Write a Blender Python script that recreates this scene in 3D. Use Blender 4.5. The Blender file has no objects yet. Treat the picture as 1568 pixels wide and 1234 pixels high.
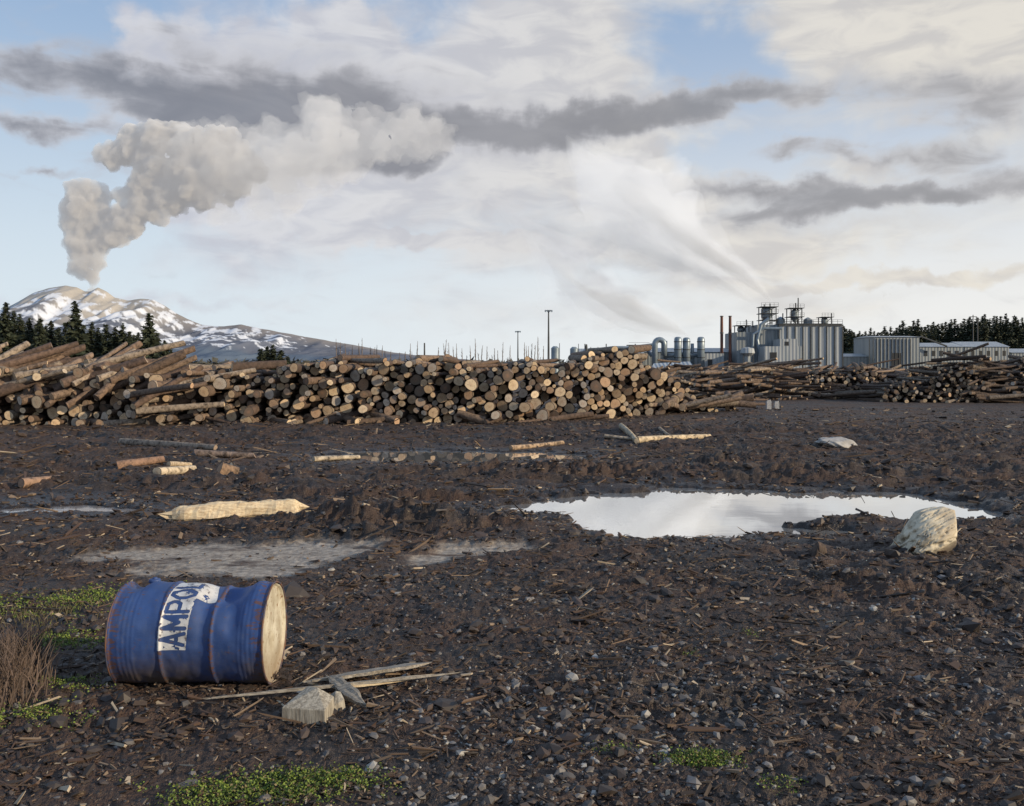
import bpy, math, bmesh, numpy as np
from mathutils import Vector, Matrix
rng=np.random.default_rng(7)
scene=bpy.context.scene
scene.view_settings.view_transform='Standard'
scene.view_settings.look='None'
scene.view_settings.exposure=0
F=1450.0; H=1.9; HY=560.0; CX=784.0
def at(x,y,Y): return np.array([(x-CX)/F*Y, Y, H-(y-HY)/F*Y])
def gp(x,y):
    Y=H*F/(y-HY); return ((x-CX)/F*Y, Y)
# ---------------------------------------------------------------- noise
def _h(ix,iy,s):
    n=(ix.astype(np.int64)*374761393+iy.astype(np.int64)*668265263+s*1442695041)&0xffffffff
    n=((n^(n>>13))*1274126177)&0xffffffff
    n=(n^(n>>16))&0xffffffff
    return n/4294967295.0
def perlin(x,y,s=0):
    x=np.asarray(x,float);y=np.asarray(y,float)
    ix=np.floor(x);iy=np.floor(y);fx=x-ix;fy=y-iy
    u=fx*fx*fx*(fx*(fx*6-15)+10);v=fy*fy*fy*(fy*(fy*6-15)+10)
    def g(a,b):
        t=_h(ix+a,iy+b,s)*2*np.pi
        return np.cos(t)*(fx-a)+np.sin(t)*(fy-b)
    return ((g(0,0)*(1-u)+g(1,0)*u)*(1-v)+(g(0,1)*(1-u)+g(1,1)*u)*v)*1.5
def fbm(x,y,o=4,s=0,gain=.5):
    r=0;a=1;t=0
    for i in range(o):
        r=r+a*perlin(x*2**i+17.3*i,y*2**i-9.1*i,s+i*13);t+=a;a*=gain
    return r/t
def ss(a,b,x):
    t=np.clip((x-a)/(b-a),0,1);return t*t*(3-2*t)
# ---------------------------------------------------------------- mesh helpers
def mk(name,V,Fc,mats=(),smooth=False,parent=None,mi=None,col=None,uv=None,colname='tint'):
    V=np.asarray(V,float).reshape(-1,3)
    me=bpy.data.meshes.new(name)
    if isinstance(Fc,np.ndarray):
        k=Fc.shape[1];n=len(Fc)
        me.vertices.add(len(V));me.vertices.foreach_set('co',V.ravel())
        me.loops.add(n*k);me.loops.foreach_set('vertex_index',Fc.astype(np.int32).ravel())
        me.polygons.add(n);me.polygons.foreach_set('loop_start',np.arange(0,n*k,k,dtype=np.int32))
        try: me.polygons.foreach_set('loop_total',np.full(n,k,dtype=np.int32))
        except Exception: pass
        me.update(calc_edges=True)
    else:
        me.from_pydata([tuple(v) for v in V],[],[tuple(int(i) for i in f) for f in Fc])
    for m in mats: me.materials.append(m)
    if mi is not None: me.polygons.foreach_set('material_index',np.asarray(mi,dtype=np.int32))
    me.polygons.foreach_set('use_smooth',np.full(len(me.polygons),bool(smooth)))
    if col is not None:
        a=me.color_attributes.new(colname,'FLOAT_COLOR','POINT')
        c=np.ones((len(V),4));c[:,:3]=np.asarray(col)[:,:3];a.data.foreach_set('color',c.ravel())
    if uv is not None:
        a=me.attributes.new('euv','FLOAT_VECTOR','POINT')
        c=np.zeros((len(V),3));c[:,:2]=uv;a.data.foreach_set('vector',c.ravel())
    me.update()
    ob=bpy.data.objects.new(name,me);scene.collection.objects.link(ob)
    if parent: ob.parent=parent
    return ob
def empty(name,loc=(0,0,0)):
    e=bpy.data.objects.new(name,None);scene.collection.objects.link(e);e.location=loc;e.empty_display_size=.5;return e
class MB:
    def __init__(s): s.v=[];s.f=[];s.m=[];s.n=0
    def add(s,v,f,m=0):
        s.v+= [tuple(p) for p in v]; s.f+=[tuple(i+s.n for i in q) for q in f]; s.m+=[m]*len(f); s.n+=len(v)
    def box(s,x0,x1,y0,y1,z0,z1,m=0):
        v=[(x0,y0,z0),(x1,y0,z0),(x1,y1,z0),(x0,y1,z0),(x0,y0,z1),(x1,y0,z1),(x1,y1,z1),(x0,y1,z1)]
        s.add(v,[(0,3,2,1),(4,5,6,7),(0,1,5,4),(1,2,6,5),(2,3,7,6),(3,0,4,7)],m)
    def tube(s,pts,rad,seg=10,m=0,cap=True):
        pts=[Vector(p) for p in pts];n=len(pts)
        if not hasattr(rad,'__len__'): rad=[rad]*n
        V=[];Fs=[]
        for i,p in enumerate(pts):
            d=(pts[min(i+1,n-1)]-pts[max(i-1,0)]).normalized()
            a=Vector((0,1,0)) if abs(d.y)<.8 else Vector((1,0,0))
            u=d.cross(a).normalized();w=d.cross(u).normalized()
            for k in range(seg):
                t=2*math.pi*k/seg;V.append(p+(u*math.cos(t)+w*math.sin(t))*rad[i])
        for i in range(n-1):
            for k in range(seg):
                a=i*seg+k;b=i*seg+(k+1)%seg;Fs.append((a,b,b+seg,a+seg))
        if cap: Fs.append(tuple(range(seg))[::-1]);Fs.append(tuple((n-1)*seg+k for k in range(seg)))
        s.add(V,Fs,m)
    def obj(s,name,mats,parent=None,smooth=False):
        return mk(name,s.v,s.f,mats,smooth,parent,mi=s.m)
# ---------------------------------------------------------------- material helpers
class NT:
    def __init__(s,nt): s.nt=nt;s.L=nt.links
    def n(s,t,**k):
        a=s.nt.nodes.new(t)
        for q,v in k.items(): setattr(a,q,v)
        return a
    def put(s,sock,v):
        if isinstance(v,bpy.types.NodeSocket): s.L.new(v,sock)
        elif v is not None: sock.default_value=v
    def M(s,op,a,b=None,c=None,clamp=False):
        n=s.n('ShaderNodeMath',operation=op,use_clamp=clamp)
        s.put(n.inputs[0],a);s.put(n.inputs[1],b);s.put(n.inputs[2],c);return n.outputs[0]
    def VM(s,op,a,b=None):
        n=s.n('ShaderNodeVectorMath',operation=op);s.put(n.inputs[0],a);s.put(n.inputs[1],b);return n.outputs[0]
    def noise(s,vec,sc,det=4,rough=.5,dist=0,dim='3D'):
        n=s.n('ShaderNodeTexNoise',noise_dimensions=dim);s.put(n.inputs['Vector'],vec)
        n.inputs['Scale'].default_value=sc;n.inputs['Detail'].default_value=det
        n.inputs['Roughness'].default_value=rough;n.inputs['Distortion'].default_value=dist
        return n
    def mix(s,f,a,b,bt='MIX'):
        n=s.n('ShaderNodeMix',data_type='RGBA',blend_type=bt)
        s.put(n.inputs[0],f)
        for i,v in ((6,a),(7,b)):
            if not isinstance(v,bpy.types.NodeSocket): v=tuple(v)[:3]+(1,)
            s.put(n.inputs[i],v)
        return n.outputs[2]
    def ramp(s,v,a,b):
        n=s.n('ShaderNodeMapRange',interpolation_type='SMOOTHSTEP');s.put(n.inputs[0],v)
        n.inputs[1].default_value=a;n.inputs[2].default_value=b;return n.outputs[0]
    def coord(s,w='Object'): return s.n('ShaderNodeTexCoord').outputs[w]
    def mapv(s,vec,loc=(0,0,0),rot=(0,0,0),sc=(1,1,1),typ='POINT'):
        n=s.n('ShaderNodeMapping',vector_type=typ);s.put(n.inputs[0],vec)
        n.inputs[1].default_value=loc;n.inputs[2].default_value=rot;n.inputs[3].default_value=sc;return n.outputs[0]
    def bump(s,h,st,dist=.02):
        n=s.n('ShaderNodeBump');s.put(n.inputs['Height'],h);n.inputs['Strength'].default_value=st;n.inputs['Distance'].default_value=dist;return n.outputs[0]
    def attr(s,name,o='Color'): return s.n('ShaderNodeAttribute',attribute_name=name).outputs[o]
def mat(name):
    m=bpy.data.materials.new(name);m.use_nodes=True
    t=NT(m.node_tree);b=m.node_tree.nodes['Principled BSDF'];return m,t,b
def simple(name,c1,c2,scale=3,rough=.7,metal=0,bump=.2,stretch=(1,1,1),bd=.02,det=5):
    m,t,b=mat(name)
    v=t.mapv(t.coord(),sc=stretch)
    n=t.noise(v,scale,det,.6)
    t.put(b.inputs['Base Color'],t.mix(t.ramp(n.outputs[0],.3,.7),c1,c2))
    b.inputs['Roughness'].default_value=rough;b.inputs['Metallic'].default_value=metal
    if bump: t.put(b.inputs['Normal'],t.bump(n.outputs[0],bump,bd))
    return m
# ================================================================= WORLD
SUN_AZ=math.radians(111);SUN_EL=math.radians(17)
w=bpy.data.worlds.new('World');scene.world=w;w.use_nodes=True
try: w.cycles.sampling_method='NONE'
except Exception as e: print(e)
w.node_tree.nodes.clear();T=NT(w.node_tree)
out=T.n('ShaderNodeOutputWorld');bg=T.n('ShaderNodeBackground');T.L.new(bg.outputs[0],out.inputs[0])
bg.inputs[1].default_value=.1
sky=T.n('ShaderNodeTexSky',sky_type='NISHITA');sky.sun_disc=False;sky.sun_elevation=SUN_EL;sky.sun_rotation=SUN_AZ
sky.air_density=1.0;sky.dust_density=.6;sky.ozone_density=2.0
g=T.coord('Generated');sp=T.n('ShaderNodeSeparateXYZ');T.L.new(g,sp.inputs[0])
X,Y_,Z_=sp.outputs
az=T.M('ARCTAN2',X,Y_)
hl=T.M('SQRT',T.M('ADD',T.M('MULTIPLY',X,X),T.M('MULTIPLY',Y_,Y_)))
el=T.M('ARCTAN2',Z_,hl)
cb=T.n('ShaderNodeCombineXYZ');T.put(cb.inputs[0],T.M('MULTIPLY',az,14.5));T.put(cb.inputs[1],T.M('MULTIPLY',el,14.5))
P=cb.outputs[0]   # sky coordinates: azimuth / elevation
def sk(x,y):
    return (math.atan((x-CX)/F)*14.5, math.atan2(HY-y,math.hypot(F,x-CX))*14.5)
w1=T.noise(P,.9,2,.5,dim='2D');w2=T.noise(P,3.0,4,.55,dim='2D')
def warped(a1,a2,sy=1):
    o=T.VM('SUBTRACT',w1.outputs['Color'],(.5,.5,.5));o=T.VM('MULTIPLY',o,(a1,a1*sy,0))
    q=T.VM('SUBTRACT',w2.outputs['Color'],(.5,.5,.5));q=T.VM('MULTIPLY',q,(a2,a2*sy,0))
    return T.VM('ADD',T.VM('ADD',P,o),q)
def blobs(vec,lst):
    acc=None
    for (x,y,rx,ry,rot,wt) in lst:
        u,v=sk(x,y)
        m=T.mapv(vec,loc=(u,v,0),rot=(0,0,math.radians(rot)),sc=(rx/100,ry/100,1),typ='TEXTURE')
        gr=T.n('ShaderNodeTexGradient',gradient_type='SPHERICAL');T.L.new(m,gr.inputs[0])
        acc=T.M('MULTIPLY_ADD',gr.outputs[1],wt,acc if acc is not None else 0.0)
    return acc
WV=warped(1.1,.5,.6);GV=warped(1.2,.5,.5)
white=[(720,230,580,230,8,1.05),(760,60,360,160,20,1.2),(1350,10,520,130,-4,1.5),(1560,70,340,200,0,1.2),
 (480,290,360,130,25,1.2),(215,62,70,42,-10,2.0),(330,90,190,60,5,1.5),(560,85,160,70,-20,1.4),(440,45,200,60,0,1.1),
 (620,365,420,20,-2,1.4),(500,345,200,12,-3,1.2),(960,385,420,50,0,.9),(1380,428,300,14,2,1.6),(1380,345,420,60,5,.8),(980,300,400,150,-25,1.3),(880,230,160,70,-40,.8),(900,470,420,50,0,.6),(1330,250,200,30,5,.7),(200,460,300,16,0,.8),
 (1080,80,180,80,-20,-1.2),(1110,240,150,35,0,-.9),(110,40,160,40,0,-.8),(60,330,150,130,0,-1.1),(1380,200,200,34,5,-.5),(620,65,60,34,-30,-.8)]
grey=[(130,122,330,50,-5,1.4),(420,150,380,115,-3,1.6),(560,205,290,100,10,1.2),(60,192,160,26,0,1.5),(350,215,250,80,20,1.1),(500,250,170,50,10,.8),
 (610,245,110,30,10,1.1),(760,205,240,45,5,.9),(980,172,310,46,4,1.7),(860,195,220,45,6,1.0),(1090,160,180,32,8,.8),
 (1160,285,240,24,-2,1.6),(1260,318,330,46,6,1.0),(1420,292,330,24,4,1.4),(1370,238,190,28,-8,1.4),(1400,140,320,46,-6,1.1),
 (1530,175,200,50,0,.9),(1190,232,70,16,0,1.0),(70,258,80,8,0,1.0),(820,360,260,50,-32,.7),(980,330,220,50,-35,.6),(900,450,200,30,-25,.5)]
bw=blobs(WV,white);bgm=blobs(GV,grey)
nst=T.mapv(P,sc=(.5,1.3,1))
nA=T.noise(nst,1.0,5,.55,.5,dim='2D').outputs[0];nB=T.noise(T.mapv(P,sc=(.6,1.7,1),loc=(5,3,0)),1.6,5,.54,.4,dim='2D').outputs[0]
dW=T.M('ADD',bw,T.M('MULTIPLY',T.M('SUBTRACT',nA,.5),1.5))
dG=T.M('ADD',bgm,T.M('MULTIPLY',T.M('SUBTRACT',nB,.5),1.8))
mW=T.ramp(dW,-.05,1.2);mG=T.ramp(dG,.12,1.3)
elf=T.ramp(el,0.0,.40)
azf=T.ramp(az,-.5,.55)
haze=T.mix(azf,(7.2,8.1,8.7),(9.0,8.9,8.6))
base=T.mix(T.M('MULTIPLY_ADD',T.M('SUBTRACT',1.0,elf),.88,.10),T.mix(.72,sky.outputs[0],(3.0,4.6,7.2)),haze)
wcol=T.mix(azf,(6.9,7.0,7.5),(8.2,7.7,6.8))
wcol=T.mix(T.ramp(nB,.30,.68),T.mix(1.0,wcol,(.78,.79,.84),'MULTIPLY'),wcol)
c1=T.mix(T.M('MULTIPLY',mW,.9),base,wcol)
gcol=T.mix(T.ramp(dG,.5,1.9),(4.8,4.9,5.4),(2.1,2.2,2.6))
gcol=T.mix(T.ramp(nA,.35,.7),gcol,T.mix(1.0,gcol,(1.3,1.28,1.24),'MULTIPLY'))
gcol=T.mix(T.M('MULTIPLY',azf,.35),gcol,(4.8,4.6,4.3))
c2=T.mix(T.M('MULTIPLY',mG,.93),c1,gcol)
T.put(bg.inputs[0],c2)
sd=bpy.data.lights.new('sun','SUN');sd.energy=4.9;sd.angle=math.radians(.6);sd.color=(1,.81,.55)
so=bpy.data.objects.new('sun',sd);scene.collection.objects.link(so)
D=Vector((math.sin(SUN_AZ)*math.cos(SUN_EL),math.cos(SUN_AZ)*math.cos(SUN_EL),math.sin(SUN_EL)))
so.rotation_euler=D.to_track_quat('Z','Y').to_euler();so.location=(60,0,40)
# ================================================================= GROUND
WZ=-.05
def poly(pts): return np.array([gp(*p) for p in pts])
puds=[poly([(745,776),(800,766),(840,757),(900,753),(960,751),(1030,742),(1150,747),(1290,749),(1400,752),(1470,764),(1560,784),(1490,793),(1430,801),(1300,815),(1160,812),(1100,822),(1000,820),(930,814),(890,802),(862,787),(810,780)]),
 poly([(470,702),(520,690),(600,687),(700,687),(820,689),(905,694),(890,700),(800,703),(690,706),(600,706),(540,704)]),
 poly([(-260,772),(-40,768),(120,766),(255,772),(240,781),(120,785),(-40,788),(-260,790)])]
pale=[poly([(150,855),(240,838),(400,832),(600,829),(625,843),(540,855),(480,870),(400,884),(230,880)]),
      poly([(620,852),(700,836),(790,836),(740,854),(660,862)])]
def sdf(x,y,P):
    d=np.full(x.shape,1e9);ins=np.zeros(x.shape,bool);n=len(P)
    for i in range(n):
        a=P[i];b=P[(i+1)%n];e=b-a;wx=x-a[0];wy=y-a[1]
        t=np.clip((wx*e[0]+wy*e[1])/(e@e),0,1);d=np.minimum(d,np.hypot(wx-e[0]*t,wy-e[1]*t))
        c=((a[1]>y)!=(b[1]>y))&(x<(b[0]-a[0])*(y-a[1])/((b[1]-a[1])+1e-12)+a[0]);ins^=c
    return np.where(ins,d,-d)
isl=gp(1320,800)
def ground(x,y,masks=False):
    x=np.asarray(x,float);y=np.asarray(y,float)
    r=np.hypot(x,y)
    mid=ss(8.5,12,y)*(1-ss(27,34,y))
    near=1-ss(7,10,y)
    far=1-ss(60,110,r)
    clump=ss(-.25,.45,fbm(x*.35,y*.7,3,41))
    rid=1-np.abs(fbm(x*.45+.3*y,y*1.15,4,3))*2.2
    h=fbm(x*.18,y*.18,3,1)*.06*far
    h+=mid*(rid-.45)*.16
    cl=fbm(x*3.1,y*3.1,3,5);cl2=1-np.abs(fbm(x*6.5,y*6.5,3,9))*2
    amp=(.5+.7*mid)
    h+=far*(cl*.10*amp*(.35+clump)+cl2*.045*(.35+clump*1.1)*amp)
    h+=far*fbm(x*22,y*22,3,19)*.026*(.6+.8*clump)
    h+=near*.03*fbm(x*1.3,y*1.3,3,77)
    for (mx,my,s1,s2,hh) in [(640,806,1.3,.4,.14),(520,803,.6,.3,.11),(240,745,2.0,.7,.15),(1430,885,1.5,.8,.16),(1290,730,3,.6,.14),(780,725,2.0,.5,.12),(60,752,1.0,.4,.08),(1100,850,1.5,.3,.06)]:
        gx,gy=gp(mx,my);h+=hh*np.exp(-((x-gx)/s1)**2-((y-gy)/s2)**2)*(.7+.8*cl)
    wet=np.zeros(x.shape);pl=np.zeros(x.shape)
    nz=fbm(x*1.1,y*1.6,4,23)*.5+fbm(x*5,y*5,2,29)*.18
    for i,Pp in enumerate(puds):
        lo=Pp.min(0)-4;hi=Pp.max(0)+4
        k=(x>lo[0])&(x<hi[0])&(y>lo[1])&(y<hi[1])
        if not k.any(): continue
        d=sdf(x[k],y[k],Pp)+nz[k]*(1,1.5,1.6)[i]+(.08,.0,-.2)[i]
        if i==0:
            d-=1.2*np.exp(-((x[k]-isl[0])/.95)**2-((y[k]-isl[1])/.30)**2)
        else:
            fl=ss(-3.2,-.4,d);h[k]=h[k]*(1-.75*fl)
        o=ss(-1.3,-.05,d)
        shore=WZ+.012+np.clip(h[k]-WZ,0,1)*.40+(.05 if i==0 else .015)*ss(0,-1.0,d)
        hk=h[k]*(1-o)+shore*o
        t=ss(-.12,.25,d)
        h[k]=np.where(d>-1.5,hk*(1-t)+(WZ-.07)*t,h[k])
        wet[k]=np.maximum(wet[k],ss(-1.0,0,d))
    for Pp in pale:
        lo=Pp.min(0)-2;hi=Pp.max(0)+2
        k=(x>lo[0])&(x<hi[0])&(y>lo[1])&(y<hi[1])
        if not k.any(): continue
        d=sdf(x[k],y[k],Pp)+nz[k]*1.3+.10
        t=ss(-.2,.35,d);h[k]=h[k]*(1-.88*t)-.005*t;pl[k]=np.maximum(pl[k],t)
    if masks: return h,wet,pl
    return h
angs=np.concatenate([np.linspace(-180,-46,30)[:-1],np.linspace(-46,46,860),np.linspace(46,180,30)[1:]])
rad=np.concatenate([np.linspace(.4,3.3,8)[:-1],3.3*np.exp(np.linspace(0,math.log(70/3.3),600)),np.geomspace(70,16000,50)[1:]])
A,R=np.meshgrid(np.radians(angs),rad)
gx=R*np.sin(A);gy=R*np.cos(A)
gz,wet,pl=ground(gx.ravel(),gy.ravel(),True)
V=np.stack([gx.ravel(),gy.ravel(),gz],1)
nr,nc=gx.shape
I=np.arange(nr*nc).reshape(nr,nc)
Fq=np.stack([I[:-1,:-1],I[:-1,1:],I[1:,1:],I[1:,:-1]],-1).reshape(-1,4)
m_ground,t,b=mat('mud')
pos=t.coord('Object')
a=t.noise(pos,.7,3,.6).outputs[0];c=t.noise(pos,14,4,.65).outputs[0];d=t.noise(pos,60,2,.7).outputs[0]
col=t.mix(t.ramp(a,.35,.65),(.023,.017,.014),(.056,.031,.021))
col=t.mix(t.ramp(c,.45,.75),col,(.074,.052,.040))
col=t.mix(t.M('MULTIPLY',t.ramp(d,.58,.75),.6),col,(.17,.135,.105))
ms=t.n('ShaderNodeSeparateColor');t.put(ms.inputs[0],t.attr('mask'))
col=t.mix(t.M('MULTIPLY',ms.outputs[0],.75),col,(.020,.016,.014))
pc=t.mix(t.ramp(c,.35,.7),(.19,.16,.135),(.40,.355,.30))
col=t.mix(t.M('MULTIPLY',ms.outputs[1],t.ramp(t.noise(t.mapv(pos,sc=(.7,1.6,1)),2.0,4,.65).outputs[0],.32,.50)),col,pc)
t.put(b.inputs['Base Color'],col)
rg=t.M('SUBTRACT',t.M('MULTIPLY_ADD',t.ramp(a,.3,.7),.25,.56),t.M('MULTIPLY',ms.outputs[0],.32))
t.put(b.inputs['Roughness'],rg)
b.inputs['Specular IOR Level'].default_value=.4
hh=t.M('ADD',t.M('MULTIPLY',c,1.0),t.M('MULTIPLY',d,.35))
hh=t.M('MULTIPLY',hh,t.M('MULTIPLY_ADD',ms.outputs[1],-.7,1.0))
t.put(b.inputs['Normal'],t.bump(hh,1.0,.04))
cm=np.zeros((len(V),3));cm[:,0]=wet;cm[:,1]=pl
mk('ground',V,Fq,[m_ground],True,col=cm,colname='mask')
# water
m_w,t,b=mat('water')
b.inputs['Base Color'].default_value=(.84,.83,.80,1);b.inputs['Metallic'].default_value=.85;b.inputs['Roughness'].default_value=.01;b.inputs['IOR'].default_value=1.33
t.put(b.inputs['Normal'],t.bump(t.noise(t.mapv(t.coord(),sc=(1,2,1)),1.5,3,.5).outputs[0],.03,.02))
m_w2,t,b=mat('muddy_water')
b.inputs['Base Color'].default_value=(.48,.45,.44,1);b.inputs['Metallic'].default_value=.6;b.inputs['Roughness'].default_value=.12;b.inputs['IOR'].default_value=1.33
t.put(b.inputs['Normal'],t.bump(t.noise(t.mapv(t.coord(),sc=(1,2,1)),3,4,.6).outputs[0],.15,.02))
for i,Pp in enumerate(puds):
    n=len(Pp);o=[]
    for k in range(n):
        e=Pp[(k+1)%n]-Pp[k-1];nn=np.array([e[1],-e[0]]);nn/=np.hypot(*nn)
        if sdf(np.array([Pp[k][0]+nn[0]*.05]),np.array([Pp[k][1]+nn[1]*.05]),Pp)[0]>0: nn=-nn
        o.append((*(Pp[k]+nn*.55),WZ))
    ob=mk('puddle',o,[tuple(range(n))],[m_w if i<2 else m_w2])
    if ob.data.polygons[0].normal.z<0: ob.data.flip_normals()
# ---------------------------------------------------------------- scatter
def fan(n,r0,r1,amax=44):
    r=np.exp(rng.uniform(math.log(r0),math.log(r1),n));a_=np.radians(rng.uniform(-amax,amax,n))
    return r*np.sin(a_),r*np.cos(a_),r
def inwater(x,y): return ground(x,y)<WZ+.004
def rotm(ax,ay,azz):
    cx,sx=np.cos(ax),np.sin(ax);cy,sy=np.cos(ay),np.sin(ay);cz,sz=np.cos(azz),np.sin(azz)
    n=len(ax);R=np.zeros((n,3,3))
    R[:,0,0]=cy*cz;R[:,0,1]=sx*sy*cz-cx*sz;R[:,0,2]=cx*sy*cz+sx*sz
    R[:,1,0]=cy*sz;R[:,1,1]=sx*sy*sz+cx*cz;R[:,1,2]=cx*sy*sz-sx*cz
    R[:,2,0]=-sy;R[:,2,1]=sx*cy;R[:,2,2]=cx*cy
    return R
cube=np.array([(-1,-1,-1),(1,-1,-1),(1,1,-1),(-1,1,-1),(-1,-1,1),(1,-1,1),(1,1,1),(-1,1,1)],float)*.5
cubf=np.array([(0,3,2,1),(4,5,6,7),(0,1,5,4),(1,2,6,5),(2,3,7,6),(3,0,4,7)])
def chips(name,x,y,L,W,Th,cols,m,tilt=.35,lift=.3):
    n=len(x)
    base_=np.repeat(cube[None],n,0).copy()
    tp=rng.uniform(.1,1.0,n);tq=rng.uniform(.3,1.0,n)
    right=cube[:,0]>0
    base_[:,right,1:]*=tp[:,None,None];base_[:,~right,1:]*=tq[:,None,None]
    v=base_*np.stack([L,W,Th],1)[:,None,:]
    v=v*(1+rng.uniform(-.35,.35,(n,8,3)))
    Rm=rotm(rng.normal(0,tilt,n),rng.normal(0,tilt*.6,n),rng.uniform(0,6.28,n))
    v=np.einsum('nij,nkj->nki',Rm,v)
    v[:,:,0]+=x[:,None];v[:,:,1]+=y[:,None];v[:,:,2]+=(ground(x,y)+Th*lift+np.minimum(L*.05,.012))[:,None]
    f=(cubf[None]+8*np.arange(n)[:,None,None]).reshape(-1,4)
    return mk(name,v.reshape(-1,3),f,[m],False,col=np.repeat(cols,8,0))
m_chip,t,b=mat('chip_wood');n_=t.noise(t.coord(),40,2,.6).outputs[0]
t.put(b.inputs['Base Color'],t.mix(t.M('MULTIPLY',n_,.6),t.attr('tint'),(.03,.02,.015)));b.inputs['Roughness'].default_value=.75
def pick(pal,w,n,j=.25):
    pal=np.array(pal);c=pal[rng.choice(len(pal),n,p=np.array(w)/sum(w))];return c*(1+rng.uniform(-j,j,(n,1)))
palc=[(.038,.026,.019),(.076,.044,.03),(.125,.08,.05),(.25,.18,.12),(.44,.36,.26)]
x,y,r=fan(100000,3.4,45)
keep=(~inwater(x,y))&(rng.uniform(size=len(x))<.3+.7*ss(-.3,.3,fbm(x*.8,y*.8,3,61)))
_,_w,_p=ground(x,y,True);keep&=(_p<.3)|(rng.uniform(size=len(x))<.12)
x,y,r=x[keep],y[keep],r[keep];n=len(x);s=(r/6)**.55
L=np.minimum(np.exp(rng.normal(math.log(.025),.6,n))*s,.055+.005*r)
chips('wood_chips',x,y,L,L*rng.uniform(.2,.65,n),L*rng.uniform(.08,.25,n)+.0015,pick(palc,[36,32,16,10,5],n),m_chip)
x,y,r=fan(14000,4,34)
keep=(~inwater(x,y))&(rng.uniform(size=len(x))<.10+.9*ss(-.1,.35,fbm(x*.5,y*.9,3,71)))
_,_w,_p=ground(x,y,True);keep&=(_p<.3)
x,y,r=x[keep],y[keep],r[keep];n=len(x)
L=np.minimum(np.exp(rng.normal(math.log(.11),.6,n))*(r/10)**.8,.09+.028*r)
chips('branch_debris',x,y,L,.005+L*rng.uniform(.02,.12,n),.005+L*rng.uniform(.015,.06,n),pick(palc,[30,36,18,10,6],n),m_chip,.4,.7)
phi=(1+5**.5)/2
ico=np.array([(-1,phi,0),(1,phi,0),(-1,-phi,0),(1,-phi,0),(0,-1,phi),(0,1,phi),(0,-1,-phi),(0,1,-phi),(phi,0,-1),(phi,0,1),(-phi,0,-1),(-phi,0,1)])/1.9
icf=np.array([(0,11,5),(0,5,1),(0,1,7),(0,7,10),(0,10,11),(1,5,9),(5,11,4),(11,10,2),(10,7,6),(7,1,8),(3,9,4),(3,4,2),(3,2,6),(3,6,8),(3,8,9),(4,9,5),(2,4,11),(6,2,10),(8,6,7),(9,8,1)])
m_st,t,b=mat('gravel_stone');n_=t.noise(t.coord(),50,2,.6).outputs[0]
t.put(b.inputs['Base Color'],t.mix(t.M('MULTIPLY',n_,.6),t.attr('tint'),(.045,.04,.04)));b.inputs['Roughness'].default_value=.6
def stones(name,x,y,S,cols,sink=.25):
    n=len(x);v=ico[None]*S[:,None,None]*np.stack([rng.uniform(.7,1.4,n),rng.uniform(.6,1.1,n),rng.uniform(.35,.75,n)],1)[:,None,:]
    v=v*(1+rng.uniform(-.32,.28,(n,12,1)))
    Rm=rotm(rng.normal(0,.3,n),rng.normal(0,.3,n),rng.uniform(0,6.28,n));v=np.einsum('nij,nkj->nki',Rm,v)
    v[:,:,0]+=x[:,None];v[:,:,1]+=y[:,None];v[:,:,2]+=(ground(x,y)+S*sink)[:,None]
    f=(icf[None]+12*np.arange(n)[:,None,None]).reshape(-1,3)
    return mk(name,v.reshape(-1,3),f,[m_st],False,col=np.repeat(cols,12,0))
x,y,r=fan(32000,3.4,16)
px_=x/y*F+CX
dens=.15+.85*ss(-.35,.3,fbm(x*.5,y*.5,3,91))*ss(400,760,px_)*(1-ss(7.5,11,y))
_,_w,_p=ground(x,y,True)
keep=(~inwater(x,y))&(rng.uniform(size=len(x))<dens)&(_p<.3)
x,y=x[keep],y[keep];n=len(x)
S=np.clip(np.exp(rng.normal(math.log(.0085),.62,n)),.0035,.04)
stones('gravel',x,y,S,pick([(.10,.093,.09),(.18,.172,.17),(.38,.37,.35),(.06,.045,.04)],[36,34,11,20],n),.12)
x,y,r=fan(20000,4,32)
_,_w,_p=ground(x,y,True)
keep=(~inwater(x,y))&(rng.uniform(size=len(x))<.1+ss(-.1,.35,fbm(x*.6,y*1.1,3,101)))&(_p<.3);x,y,r=x[keep],y[keep],r[keep];n=len(x)
S=np.exp(rng.normal(math.log(.024),.5,n))*(r/10)**.6
stones('mud_clods',x,y,S,pick([(.038,.026,.02),(.058,.036,.026),(.026,.019,.016)],[1,1,1],n),.1)
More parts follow.
